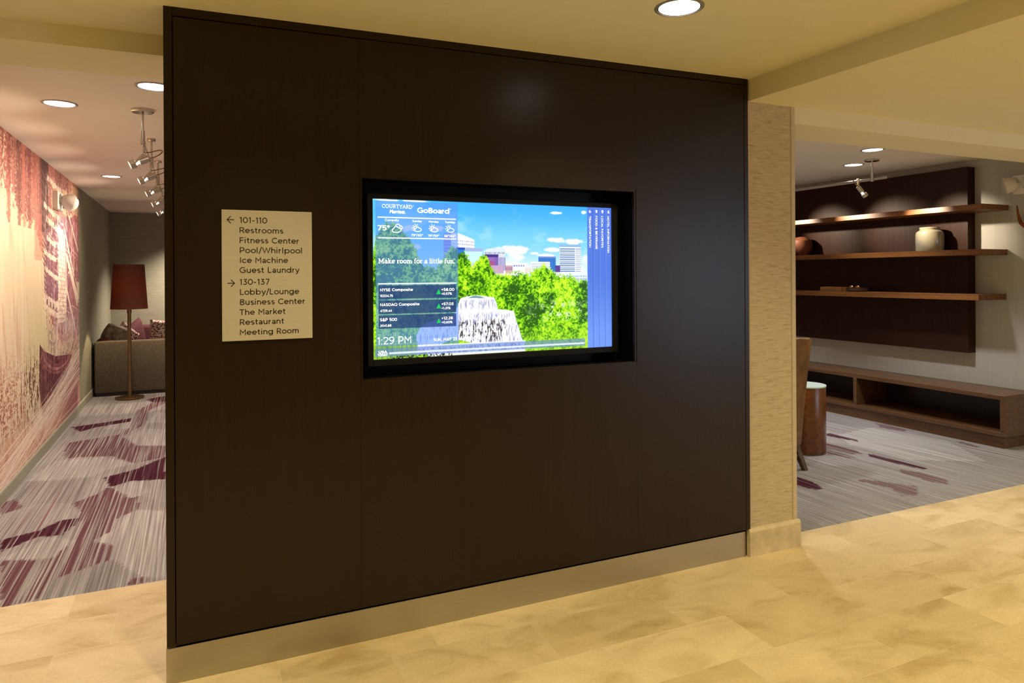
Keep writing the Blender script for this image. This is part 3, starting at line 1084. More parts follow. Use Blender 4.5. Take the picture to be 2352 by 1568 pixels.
for s, a, b, z, c in SIGN:
    place(sans(s, 0.155, 0.10), a, b, c, (0, YP - 0.0126, z), (1, 0, 0), (0, 0, 1), 1.0, sign, MT['signtext'], 'lettering', off=SO, dscale=0.02)


def flat_part(bm, org, sc, mat, parent, off, name, du=(1, 0, 0), dv=(0, 0, 1)):
    du, dv, org = Vector(du), Vector(dv), Vector(org)
    for v in bm.verts:
        v.co = org + du * v.co.x * sc + dv * v.co.y * sc
    return obj(name, bm, mat, parent, off=off)


for zc, sgn in ((1.772, -1), (1.524, 1)):
    bm = BM()
    stroke(bm, [(-sgn * 0.0128, 0), (sgn * 0.0118, 0)], 0.0036)
    stroke(bm, [(-sgn * 0.0002, 0.0138), (sgn * 0.0128, 0), (-sgn * 0.0002, -0.0138)], 0.0036)
    flat_part(bm, (0.1345, YP - 0.0126, zc), 1.0, MT['signtext'], sign, SO, 'arrow')

# ------------------------------------------------------------------ television with its picture
TY = 3.05
TO = (1.34, TY, 1.15)
tv = thing('television', 'large lit wall screen in the niche showing a city park and weather', 'television', TO)
SX0, SW, SZ1, SH = 0.720, 1.231, 1.889, 0.708
bx0, bx1, bz0, bz1 = 0.695, 1.987, 1.151, 1.913
bm = BM()
ty = TY
box(bm, bx0, SX0 - 0.001, ty - 0.004, D, bz0, bz1, 0.002, 1)
box(bm, SX0 + SW + 0.001, bx1, ty - 0.004, D, bz0, bz1, 0.002, 1)
box(bm, SX0 - 0.001, SX0 + SW + 0.001, ty - 0.004, D, bz0, SZ1 - SH - 0.001, 0.002, 1)
box(bm, SX0 - 0.001, SX0 + SW + 0.001, ty - 0.004, D, SZ1 + 0.001, bz1, 0.002, 1)
obj('bezel', bm, MT['bezel'], tv, off=TO)


def paint_screen(h=405, w=720):
    rng = np.random.default_rng(5)
    V, U = np.meshgrid(np.linspace(0, 1, h), np.linspace(0, 1, w), indexing='ij')
    img = np.zeros((h, w, 3))
    top, mid, low = np.array((58, 176, 250.)), np.array((132, 218, 255.)), np.array((220, 245, 255.))
    k1 = sstep(0, 0.28, V)[..., None]
    k2 = sstep(0.26, 0.46, V)[..., None]
    img[:] = (top * (1 - k1) + mid * k1) * (1 - k2) + low * k2
    img = lerp(img, (95, 225, 255), 0.45 * (1 - sstep(0.0, 0.45, U)))
    cl = fbm(h, w, 9, 9, rng, 5)
    img = lerp(img, (255, 255, 255), 0.9 * sstep(0.52, 0.66, cl) * sstep(0.26, 0.36, V))
    img = lerp(img, (235, 250, 255), 0.35 * sstep(0.55, 0.75, cl) * (V < 0.3))
    cn = fbm(h, w, 60, 60, rng, 3) - 0.5
    for (cx, cy, rx, ry) in [(0.735, 0.238, 0.045, 0.018), (0.721, 0.306, 0.04, 0.016), (0.818, 0.247, 0.05, 0.02), (0.545, 0.31, 0.075, 0.03),
                             (0.643, 0.332, 0.025, 0.01), (0.867, 0.038, 0.012, 0.014), (0.69, 0.345, 0.05, 0.012), (0.74, 0.05, 0.03, 0.01),
                             (0.05, 0.006, 0.06, 0.006), (0.16, 0.006, 0.05, 0.006), (0.15, 0.30, 0.03, 0.02), (0.13, 0.18, 0.03, 0.02), (0.24, 0.18, 0.03, 0.02)]:
        d = ((U - cx) / rx) ** 2 + ((V - cy) / ry) ** 2 + cn * 1.6
        img = lerp(img, (255, 253, 255), 0.95 * (1 - sstep(0.5, 1.25, d)))

    def poly(p, c, a=1.0):
        nonlocal img
        img = lerp(img, c, inpoly(U, V, p) * a)

    def rect(x0, y0, x1, y1, c, a=1.0):
        nonlocal img
        m = (U >= x0) & (U <= x1) & (V >= y0) & (V <= y1)
        img = lerp(img, c, m * a)
    # far skyline
    poly([(0.265, 0.206), (0.297, 0.200), (0.297, 0.45), (0.265, 0.45)], (150, 150, 225))
    poly([(0.295, 0.200), (0.325, 0.205), (0.361, 0.227), (0.389, 0.246), (0.389, 0.33), (0.295, 0.42)], (252, 252, 255))
    for i in range(7):
        y = 0.235 + 0.021 * i
        poly([(0.267, y), (0.294, y), (0.294, y + 0.009), (0.267, y + 0.009)], (120, 115, 200), 0.8)
        for j in range(12):
            x = 0.300 + 0.0075 * j
            yy = y + 0.012 + 0.010 * (x - 0.295) / 0.09
            rect(x, yy, x + 0.005, yy + 0.007, (150, 165, 225), 0.8)
    rect(0.313, 0.298, 0.350, 0.42, (40, 125, 222))
    rect(0.313, 0.298, 0.350, 0.310, (20, 70, 180))
    rect(0.350, 0.300, 0.421, 0.42, (205, 246, 250))
    rect(0.350, 0.300, 0.421, 0.322, (172, 186, 238))
    for x in (0.36, 0.37, 0.38, 0.39):
        rect(x, 0.40, x + 0.005, 0.42, (170, 200, 225))
    rect(0.428, 0.318, 0.517, 0.45, (222, 226, 246))
    poly([(0.44, 0.305), (0.47, 0.298), (0.516, 0.298), (0.517, 0.345), (0.428, 0.345), (0.43, 0.318)], (228, 238, 252))
    for j in range(14):
        rect(0.432 + 0.006 * j, 0.325, 0.4345 + 0.006 * j, 0.338, (90, 100, 170))
    rect(0.431, 0.340, 0.487, 0.362, (70, 50, 140))
    rect(0.445, 0.36, 0.487, 0.45, (150, 110, 190))
    rect(0.450, 0.385, 0.470, 0.43, (190, 70, 120), 0.7)
    for j in range(8):
        rect(0.472 + 0.006 * j, 0.36, 0.4745 + 0.006 * j, 0.45, (110, 90, 175))
    rect(0.455, 0.415, 0.51, 0.47, (205, 170, 205))
    rect(0.517, 0.415, 0.552, 0.47, (214, 178, 190))
    for j in range(5):
        rect(0.520 + 0.007 * j, 0.425, 0.523 + 0.007 * j, 0.45, (160, 120, 150))
    rect(0.548, 0.398, 0.602, 0.47, (246, 248, 255))
    for j in range(5):
        rect(0.552 + 0.01 * j, 0.412, 0.558 + 0.01 * j, 0.421, (120, 130, 190))
    rect(0.60, 0.43, 0.63, 0.47, (238, 228, 220))
    rect(0.660, 0.352, 0.738, 0.46, (52, 130, 216))
    rect(0.660, 0.352, 0.738, 0.362, (120, 150, 220))
    for j in range(12):
        rect(0.662 + 0.0065 * j, 0.362, 0.664 + 0.0065 * j, 0.455, (30, 85, 180), 0.7)
    rect(0.627, 0.390, 0.712, 0.46, (250, 252, 255))
    for j in range(4):
        rect(0.629, 0.402 + 0.014 * j, 0.710, 0.407 + 0.014 * j, (165, 185, 225), 0.8)
    rect(0.755, 0.272, 0.853, 0.47, (248, 250, 255))
    rect(0.755, 0.268, 0.853, 0.287, (150, 190, 225))
    for j in range(12):
        y = 0.296 + 0.0142 * j
        rect(0.756, y, 0.826, y + 0.0068, (70, 125, 200))
        rect(0.828, y + 0.001, 0.853, y + 0.006, (150, 170, 220))
    rect(0.735, 0.415, 0.757, 0.47, (90, 60, 150))
    rect(0.735, 0.462, 0.884, 0.56, (238, 246, 255))
    for j in range(16):
        rect(0.765 + 0.0075 * j, 0.486, 0.769 + 0.0075 * j, 0.535, (110, 160, 215), 0.8)
    rect(0.755, 0.497, 0.884, 0.503, (250, 252, 255))
    # trees
    tp = [(0, .36), (.009, .245), (.03, .18), (.05, .144), (.078, .151), (.128, .23), (.158, .314), (.188, .43), (.241, .43), (.265, .364),
          (.30, .29), (.325, .333), (.344, .333), (.366, .367), (.379, .438), (.399, .386), (.421, .34), (.439, .367), (.461, .438), (.478, .475),
          (.515, .483), (.56, .472), (.582, .47), (.618, .48), (.65, .44), (.67, .43), (.685, .403), (.70, .43), (.72, .455), (.746, .482), (.789, .50),
          (.80, .48), (.815, .50), (.839, .54), (.86, .52), (.883, .531), (1, .53)]
    tv_ = np.interp(U[0], [p[0] for p in tp], [p[1] for p in tp])
    n1 = fbm(h, w, 34, 60, rng, 4, 0.7)
    n2 = fbm(h, w, 100, 170, rng, 2, 0.8)
    n3 = fbm(h, w, 9, 16, rng, 3)
    tm = sstep(-0.012, 0.004, V - tv_[None, :] + (n2 - 0.5) * 0.075)
    sh = n1 * 0.6 + n2 * 0.5 - 0.04 + (n3 - 0.5) * 0.4
    darks = [(0.53, 0.60, 0.05, 0.08), (0.62, 0.62, 0.03, 0.16), (0.86, 0.68, 0.035, 0.12), (0.40, 0.52, 0.04, 0.05), (0.72, 0.60, 0.02, 0.1), (0.06, .5, .05, .2),
             (0.66, 0.72, 0.05, 0.04)]
    for (cx, cy, rx, ry) in darks:
        sh = sh - 0.17 * np.exp(-((U - cx) / rx) ** 2 - ((V - cy) / ry) ** 2)
    tcol = np.zeros_like(img)
    tcol[:] = (34, 92, 14)
    tcol = lerp(tcol, (92, 174, 12), sstep(0.32, 0.44, sh))
    tcol = lerp(tcol, (148, 228, 16), sstep(0.42, 0.54, sh))
    tcol = lerp(tcol, (214, 252, 50), sstep(0.53, 0.68, sh))
    tcol = lerp(tcol, (180, 232, 70), 0.5 * sstep(0.80, 0.98, V))
    img = img * (1 - tm[..., None]) + tcol * tm[..., None]
    # pale gaps between the trunks
    gp = sstep(0.60, 0.66, fbm(h, w, 60, 90, rng, 3)) * np.exp(-((U - 0.76) / 0.12) ** 2 - ((V - 0.73) / 0.07) ** 2)
    img = lerp(img, (228, 240, 220), np.clip(gp * 1.1, 0, 0.8))
    # fountain
    fall = inpoly(U, V, [(0.33, 0.632), (0.355, 0.618), (0.40, 0.612), (0.469, 0.629), (0.478, 0.665), (0.484, 0.708), (0.515, 0.713), (0.552, 0.724),
                         (0.562, 0.79), (0.575, 0.85), (0.590, 0.93), (0.40, 0.935), (0.30, 0.89), (0.16, 0.99), (0.158, 0.86), (0.172, 0.815), (0.195, 0.785), (0.24, 0.762), (0.30, 0.755)])
    st = fbm(h, w, 24, 240, rng, 3, 0.7)
    st2 = fbm(h, w, 40, 90, rng, 4, 0.8)
    wc = np.zeros_like(img)
    wc[:] = (250, 250, 255)
    wc = lerp(wc, (158, 166, 208), 0.9 * sstep(0.54, 0.66, st) * sstep(0.63, 0.66, V))
    brown = sstep(0.53, 0.60, st2 * 0.5 + st * 0.5) * sstep(0.76, 0.80, V) * (1 - sstep(0.90, 0.93, V)) * sstep(0.31, 0.34, U) * (1 - sstep(0.50, 0.54, U))
    wc = lerp(wc, (70, 60, 52), brown)
    wc = lerp(wc, (255, 255, 255), 0.9 * np.exp(-((V - 0.715) / 0.02) ** 2))
    img = np.where(fall[..., None], wc, img)
    img = lerp(img, (60, 120, 140), 0.7 * inpoly(U, V, [(0.36, 0.63), (0.385, 0.614), (0.41, 0.618), (0.43, 0.632)]))
    # bottom edge: terrace, grass, railings
    n4 = fbm(h, w, 80, 200, rng, 2)
    img = lerp(img, (246, 244, 252), ((V > 0.925) & (U > 0.2) & (U < 0.60)) * 0.9)
    img = lerp(img, (120, 110, 150), ((V > 0.94) & (V < 0.985) & (U > 0.16) & (U < 0.60)) * sstep(0.45, 0.6, n4) * 0.7)
    img = lerp(img, (120, 170, 60), ((V > 0.90) & (U < 0.165)) * 0.5)
    img = lerp(img, (40, 60, 30), ((V > 0.985) & (U > 0.05) & (U < 0.30)) * sstep(0.4, 0.6, n4))
    for j in range(9):
        rect(0.012 + 0.018 * j, 0.83, 0.0145 + 0.018 * j, 1.0, (70, 95, 140), 0.6)
    rect(0.0, 0.905, 0.163, 0.913, (215, 240, 40), 0.6)
    # glassy bands over the picture
    rect(0.0085, 0.011, 0.3215, 0.922, (90, 146, 252), 0.58)
    for y0, y1 in ((0.541, 0.625), (0.635, 0.718), (0.7275, 0.811)):
        rect(0.0185, y0, 0.314, y1, (16, 42, 106), 0.68)
    for y in (0.1145, 0.2415, 0.530):
        rect(0.0175, y - 0.0038, 0.3155, y + 0.0038, (255, 255, 255))
    rect(0.006, 0.933, 0.872, 0.984, (92, 132, 226), 0.6)
    rect(0.057, 0.960, 0.868, 0.971, (238, 245, 255), 0.9)
    for y in (0.5845, 0.676, 0.7715):
        m = inpoly(U, V, [(0.2355, y + 0.0155), (0.245, y - 0.0155), (0.2535, y + 0.0155)])
        img = lerp(img, (20, 214, 92), m * 1.0)
    rect(0.8835, 0, 1.0, 1.0, (80, 122, 226), 1.0)
    mm = (U > 0.8835)
    img = lerp(img, (122, 164, 252), mm * 0.8 * sstep(0.45, 1.0, V))
    edges = [0.8835, 0.9125, 0.9415, 0.9705, 1.0]
    for a, b in zip(edges, edges[1:]):
        k = np.clip((U - a) / (b - a), 0, 1) * ((U >= a) & (U < b))
        img = lerp(img, (40, 74, 180), 0.45 * sstep(0.8, 1.0, k))
        img = lerp(img, (126, 160, 246), 0.25 * ((U >= a) & (U < b)) * (1 - sstep(0.0, 0.35, np.clip((U - a) / (b - a), 0, 1))))
    return U, V, np.clip(img, 0, 255)


U, V, img = paint_screen()
xyz = np.stack([SX0 + U * SW, np.full_like(U, TY), SZ1 - V * SH], -1) - np.array(TO)
t = NT('screen_picture')
at = t.n('ShaderNodeVertexColor', layer_name='picture')
t.color((0.01, 0.01, 0.01)).set(0.3, 0, 0.3)
t.l(at.outputs['Color'], t.b.inputs['Emission Color'])
t.b.inputs['Emission Strength'].default_value = 1.06
screen = mesh_obj('screen', grid_mesh('screen', xyz, srgb2lin(img)), t.m, tv)
LY = TY - 0.0008
SW_ = MT['whitepix']


def stext(s, a, b, z, c, bold=0.012, **k):
    if k or s in ('TM', '\u00ae'):
        return place(text_bm(s, bold, **k), a, b, c, (0, LY, z), (1, 0, 0), (0, 0, 1), cap_h(), screen, SW_, 'lettering', off=TO)
    w = 0.105 if bold == 0 else (0.16 if bold < 0.013 else (0.2 if bold == 0.022 else (0.17 if bold < 0.04 else 0.25)))
    return place(sans(s, w, 0.08), a, b, c, (0, LY, z), (1, 0, 0), (0, 0, 1), 1.0, screen, SW_, 'lettering', off=TO)


for row in [('GoBoard', 0.922, 1.075, 1.8325, 0.0245, 0.022), ('Currently', 0.774, 0.837, 1.7915, 0.0105), ('Sunday', 0.899, 0.943, 1.7905, 0.0095),
            ('Monday', 0.976, 1.023, 1.79, 0.0095), ('Tuesday', 1.053, 1.103, 1.7895, 0.0100), ('75°', 0.741, 0.796, 1.75, 0.0225, 0.02),
            ('79°/55°', 0.894, 0.948, 1.726, 0.0105, 0.02), ('79°/59°', 0.972, 1.026, 1.725, 0.0105, 0.02), ('86°/64°', 1.05, 1.104, 1.7255, 0.0105, 0.02),
            ('NYSE Composite', 0.75, 0.9, 1.481, 0.0125, 0.016), ('10224.75', 0.75, 0.808, 1.4555, 0.0105, 0.02), ('+58.00', 1.035, 1.097, 1.4785, 0.0125, 0.018),
            ('+0.57%', 1.035, 1.085, 1.4605, 0.0105, 0.02), ('NASDAQ Composite', 0.75, 0.93, 1.4155, 0.0125, 0.016), ('4729.44', 0.75, 0.803, 1.3895, 0.0105, 0.02),
            ('+57.03', 1.035, 1.093, 1.4125, 0.0125, 0.018), ('+1.21%', 1.035, 1.078, 1.3945, 0.0105, 0.02), ('S&P 500', 0.749, 0.826, 1.3485, 0.0135, 0.016),
            ('2041.88', 0.749, 0.8, 1.324, 0.0100, 0.02), ('+12.28', 1.035, 1.089, 1.3475, 0.0125, 0.018), ('+0.60%', 1.035, 1.087, 1.3295, 0.0105, 0.02),
            ('1:29 PM', 0.736, 0.89, 1.2465, 0.032, 0.0), ('SUN, MAY 22', 0.996, 1.109, 1.25, 0.0135, 0.012), ('USA', 0.742, 0.781, 1.2075, 0.011, 0.05),
            ('TODAY', 0.738, 0.783, 1.1945, 0.0115, 0.05), ('®', 1.0765, 1.084, 1.851, 0.006, 0.0), ('®', 0.9005, 0.906, 1.861, 0.004, 0.0), ('TM', 1.094, 1.102, 1.622, 0.0045, 0.0)]:
    stext(*row[:5], bold=row[5] if len(row) > 5 else 0.014)
stext('Marriott.', 0.795, 0.867, 1.8275, 0.0145, bold=0.04, shear=0.12)

# slab-serif lettering drawn stroke by stroke (cap height 1, x-height 0.7)
W_ = 0.15
Sf = 0.085


def glyph(ch):
    """strokes: list of (points, width), advance"""
    xh = 0.70
    S = []

    def ser(x, y, hw=0.16):
        S.append(([(x - hw, y + (Sf / 2 if y < 0.05 else -Sf / 2)), (x + hw, y + (Sf / 2 if y < 0.05 else -Sf / 2))], Sf))
    if ch == 'M':
        S += [([(0.18, 0), (0.18, 1)], W_), ([(0.92, 0), (0.92, 1)], W_), ([(0.18, 1), (0.55, 0.25), (0.92, 1)], W_)]
        ser(0.18, 0), ser(0.92, 0), ser(0.12, 1, 0.12), ser(0.98, 1, 0.12)
        return S, 1.16
    if ch == 'a':
        S += [(arc(0.29, 0.46, 0.19, 0.2, 150, 0) + [(0.48, 0.12), (0.50, 0.03), (0.62, 0.05)], W_), (arc(0.27, 0.2, 0.19, 0.17, 60, 330, 16), W_)]
        return S, 0.66
    if ch == 'k':
        S += [([(0.16, 0), (0.16, 1.03)], W_), ([(0.16, 0.28), (0.5, 0.66)], W_), ([(0.28, 0.40), (0.54, 0.03)], W_)]
        ser(0.16, 0), ser(0.10, 1.03, 0.09), ser(0.55, 0, 0.12), ser(0.50, xh, 0.12)
        return S, 0.72
    if ch == 'e':
        S += [(arc(0.31, 0.35, 0.25, 0.31, 0, 318, 24), W_), ([(0.08, 0.36), (0.55, 0.36)], Sf * 1.2)]
        return S, 0.64
    if ch == 'r':
        S += [([(0.18, 0), (0.18, xh)], W_), (arc(0.42, 0.38, 0.24, 0.27, 180, 70), W_)]
        ser(0.2, 0, 0.18), ser(0.12, xh, 0.1)
        return S, 0.56
    if ch == 'o':
        S += [(arc(0.33, 0.35, 0.26, 0.31, 0, 360, 28), W_)]
        return S, 0.68
    if ch in 'mn':
        S += [([(0.17, 0), (0.17, xh)], W_)]
        ser(0.17, 0), ser(0.11, xh, 0.1)
        for i in range(2 if ch == 'm' else 1):
            x = 0.17 + 0.36 * i
            S.append((arc(x + 0.18, 0.42, 0.18, 0.22, 180, 0) + [(x + 0.36, 0)], W_))
            ser(x + 0.36, 0, 0.15)
        return S, (1.08 if ch == 'm' else 0.72)
    if ch == 'u':
        S += [([(0.15, xh)] + arc(0.35, 0.26, 0.2, 0.2, 180, 360) + [(0.55, xh)], W_), ([(0.55, xh), (0.55, 0)], W_)]
        ser(0.10, xh, 0.09), ser(0.50, xh, 0.09), ser(0.60, 0, 0.09)
        return S, 0.74
    if ch == 'f':
        S += [([(0.2, 0), (0.2, 0.78)] + arc(0.4, 0.8, 0.2, 0.2, 180, 70), W_), ([(0.04, xh - 0.04), (0.42, xh - 0.04)], Sf)]
        ser(0.22, 0, 0.18)
        return S, 0.48
    if ch == 'l':
        S += [([(0.18, 0), (0.18, 1.03)], W_)]
        ser(0.18, 0), ser(0.11, 1.03, 0.1)
        return S, 0.36
    if ch == 'i':
        S += [([(0.18, 0), (0.18, xh)], W_), ([(0.18, 0.86), (0.18, 1.03)], W_ * 1.15)]
        ser(0.18, 0), ser(0.11, xh, 0.1)
        return S, 0.36
    if ch == 't':
        S += [([(0.2, 0.92), (0.2, 0.2)] + arc(0.34, 0.2, 0.14, 0.14, 180, 300, 8), W_), ([(0.04, xh - 0.04), (0.42, xh - 0.04)], Sf)]
        return S, 0.48
    if ch == '.':
        S += [([(0.12, 0), (0.12, 0.18)], 0.18)]
        return S, 0.26
    if ch == 'C':
        S += [(arc(0.48, 0.5, 0.38, 0.45, 40, 322, 26), W_), ([(0.80, 0.62), (0.80, 0.95)], Sf)]
        return S, 0.92
    if ch == 'O':
        S += [(arc(0.5, 0.5, 0.40, 0.45, 0, 360, 30), W_)]
        return S, 1.0
    if ch == 'U':
        S += [([(0.2, 1)] + arc(0.48, 0.34, 0.28, 0.29, 180, 360) + [(0.76, 1)], W_)]
        ser(0.2, 1), ser(0.76, 1)
        return S, 0.96
    if ch in 'RD':
        S += [([(0.18, 0), (0.18, 1)], W_)]
        ser(0.16, 0), ser(0.12, 1, 0.1)
        if ch == 'R':
            S += [([(0.18, 0.95)] + arc(0.42, 0.72, 0.24, 0.23, 90, -90, 12) + [(0.18, 0.49)], W_), ([(0.42, 0.48), (0.72, 0.03)], W_)]
            ser(0.76, 0, 0.1)
            return S, 0.88
        S += [([(0.18, 0.94)] + arc(0.4, 0.5, 0.40, 0.44, 90, -90, 16) + [(0.18, 0.06)], W_)]
        return S, 0.92
    if ch == 'T':
        S += [([(0.42, 0), (0.42, 1)], W_), ([(0.05, 0.95), (0.79, 0.95)], 0.1), ([(0.07, 0.75), (0.07, 1)], Sf), ([(0.77, 0.75), (0.77, 1)], Sf)]
        ser(0.42, 0)
        return S, 0.84
    if ch == 'Y':
        S += [([(0.45, 0), (0.45, 0.45), (0.12, 0.96)], W_), ([(0.45, 0.45), (0.78, 0.96)], W_)]
        ser(0.45, 0), ser(0.12, 1, 0.14), ser(0.78, 1, 0.14)
        return S, 0.88
    if ch == 'A':
        S += [([(0.12, 0.03), (0.45, 1)], W_), ([(0.45, 1), (0.80, 0.03)], W_), ([(0.22, 0.34), (0.70, 0.34)], Sf)]
        ser(0.12, 0, 0.14), ser(0.80, 0, 0.14)
        return S, 0.92
    return S, 0.34


def slab(s):
    bm = BM()
    x = 0.0
    for ch in s:
        S, adv = glyph(ch)
        for pts, w in S:
            stroke(bm, [(px + x, py) for px, py in pts], w)
        x += adv
    return bm


place(slab('Make room for a little fun.'), 0.743, 1.1, 0.0205, (0, LY, 1.605), (1, 0, 0), (0, 0, 1), 1.0, screen, SW_, 'lettering', off=TO)
place(slab('COURTYARD'), 0.761, 0.899, 0.0165, (0, LY, 1.850), (1, 0, 0), (0, 0, 1), 1.0, screen, SW_, 'lettering', off=TO)

# menu lines, read from top to bottom
for s, x, z0, z1 in [('TRANSPORTATION', 0.8925, 0.064, 0.285), ('FOOD & BEVERAGE', 0.9232, 0.061, 0.298), ('LOCAL FAVORITES', 0.9512, 0.062, 0.288),
                     ('HOTEL INFORMATION', 0.9802, 0.061, 0.323)]:
    place(sans(s, 0.135, 0.10), 0, (z1 - z0) * SH, 0.0112, (SX0 + x * SW, LY, SZ1 - z0 * SH), (0, 0, -1), (1, 0, 0), 1.0, screen, SW_, 'lettering', off=TO)


def cloud_pts(x, y, s):
    return ([(x + px * s, y + py * s) for px, py in
             arc(-0.55, -0.12, 0.38, 0.36, 270, 110, 8) + arc(-0.18, 0.22, 0.40, 0.42, 150, 35, 8) + arc(0.45, 0.0, 0.34, 0.34, 100, -60, 8) + [(0.30, -0.47), (-0.1, -0.52), (-0.4, -0.48)]])


def icon(bm, cx, cz, sc, name='icon'):
    return flat_part(bm, (cx, LY, cz), sc, SW_, screen, TO, name)


bm = BM()
stroke(bm, cloud_pts(-0.1, -0.25, 1.0), 0.15, True)
stroke(bm, arc(0.05, 0.45, 0.42, 0.38, 165, -10, 10) + arc(0.62, 0.18, 0.28, 0.34, 80, -60, 8), 0.15)
icon(bm, SX0 + 0.090 * SW, SZ1 - 0.182 * SH, 0.0235)
for u in (0.163, 0.227, 0.2905):
    bm = BM()
    stroke(bm, cloud_pts(0.25, -0.2, 0.78), 0.15, True)
    stroke(bm, arc(-0.28, 0.18, 0.33, 0.33, 20, 245, 12), 0.15)
    for a in (60, 100, 145, 190, 230):
        stroke(bm, [(-0.28 + 0.52 * math.cos(R(a)), 0.18 + 0.52 * math.sin(R(a))), (-0.28 + 0.76 * math.cos(R(a)), 0.18 + 0.76 * math.sin(R(a)))], 0.15)
    icon(bm, SX0 + u * SW, SZ1 - 0.180 * SH, 0.0225)
bm = BM()   # plane
stroke(bm, [(-1, 0), (1, 0)], 0.34)
stroke(bm, [(0.25, 0.95), (-0.15, 0), (0.25, -0.95)], 0.34)
stroke(bm, [(0.85, 0.42), (0.65, 0), (0.85, -0.42)], 0.26)
flat_part(bm, (SX0 + 0.897 * SW, LY, SZ1 - 0.030 * SH), 0.0075, SW_, screen, TO, 'icon', (0, 0, -1), (1, 0, 0))
bm = BM()   # fork and knife
stroke(bm, [(-1, 0.35), (1, 0.35)], 0.36)
stroke(bm, [(-1, -0.4), (-0.1, -0.4)], 0.65)
stroke(bm, [(-0.1, -0.4), (1, -0.4)], 0.3)
flat_part(bm, (SX0 + 0.9285 * SW, LY, SZ1 - 0.029 * SH), 0.0072, SW_, screen, TO, 'icon', (0, 0, -1), (1, 0, 0))
bm = BM()   # place marker
stroke(bm, arc(-0.2, 0, 0.72, 0.66, 0, 360, 20), 0.25)
disc2(bm, -0.2, 0, 0.25)
stroke(bm, [(0.45, 0.3), (1.05, 0), (0.45, -0.3)], 0.3)
flat_part(bm, (SX0 + 0.9572 * SW, LY, SZ1 - 0.029 * SH), 0.0078, SW_, screen, TO, 'icon', (0, 0, -1), (1, 0, 0))
bm = BM()   # curled arrow
stroke(bm, arc(0.1, 0.1, 0.6, 0.62, -180, 60, 16), 0.42)
stroke(bm, [(-0.95, 0.35), (-0.5, -0.25), (0.05, 0.3)], 0.35)
flat_part(bm, (SX0 + 0.9868 * SW, LY, SZ1 - 0.030 * SH), 0.0078, SW_, screen, TO, 'icon', (0, 0, -1), (1, 0, 0))

# ------------------------------------------------------------------ recessed ceiling lights
can = thing('recessed_light', 'large round recessed light nearest the camera, above the dark wood wall', 'ceiling light', (1.75, 2.234, ceil_z(1.75)), 0, 'recessed ceiling lights')
bm = BM()
lathe(bm, [(0.097, 0.0), (0.096, -0.003), (0.088, -0.006), (0.0845, -0.005), (0.0845, 0.0)], n=48, close=False)
obj('trim_ring', bm, MT['trimring'], can, True)
bm = BM()
lathe(bm, [(0.0845, -0.0005), (0.084, -0.0015), (0.0795, -0.0025)], n=48, close=False)
obj('reflector_lip', bm, MT['bezel'], can, True)
bm = BM()
lathe(bm, [(0.0805, -0.0018), (0.0805, -0.0022), (0.0, -0.0022)], n=48)
obj('lens', bm, MT['lens'], can, True)


def lz(x):
    return 2.595 + 0.005 * (x + 1.2)


for x, y, lab in [(-0.725, 4.955, 'round recessed light in the pinkish ceiling, nearest the mural'),
                  (-0.19, 4.325, 'round recessed light cut off by the left edge of the wood wall'),
                  (-0.764, 8.318, 'small far recessed light above the emergency lamp side of the left lounge'),
                  (5.43, 4.27, 'recessed light beside the track canopy in the right lounge ceiling, the nearer of two'),
                  (6.02, 4.95, 'recessed light left of the track canopy in the right lounge ceiling, the farther of two')]:
    dup(can, (x, y, lz(x)), 0, lab, 'recessed ceiling lights')


# ------------------------------------------------------------------ track lights
def rail_thing(name, label, x, y0, y1, z, stems, ceilz, flip=False):
    t = thing(name, label, 'track light rail', (x, y0, z))
    o = (x, y0, z)
    bm = BM()
    box(bm, x - 0.004, x + 0.004, y0, y1, z - 0.013, z + 0.013, 0.002, 1)
    obj('rail', bm, MT['nickel'], t, off=o)
    for i, ys in enumerate(stems):
        bm = BM()
        cyl(bm, (x, ys, z - 0.01), (x, ys, ceilz - 0.012), 0.0085, 14)
        cyl(bm, (x, ys, z - 0.022), (x, ys, z + 0.06), 0.014, 14)
        obj('stem', bm, MT['nickel'], t, True, off=o)
        bm = BM()
        rr = 0.066 if i == 0 else 0.03
        lathe(bm, [(0.0, -0.02), (rr * 0.9, -0.02), (rr, -0.014), (rr, 0.0), (0.0, 0.0)], (x, ys, ceilz), n=32)
        obj('canopy', bm, MT['nickel'], t, True, off=o)
    return t


ZL = 2.405
rail_thing('track_rail', 'metal track rail hanging from the pinkish lounge ceiling on thin stems', -0.283, 4.93, 10.6, ZL, (4.95, 5.97, 7.08, 8.6, 10.2), lz(-0.283))
ZR = 2.440
rail_thing('track_rail', 'pale metal track rail in front of the dark shelf board', 5.9, 4.486, 8.0, ZR, (4.647, 6.6, 7.7), lz(5.9))


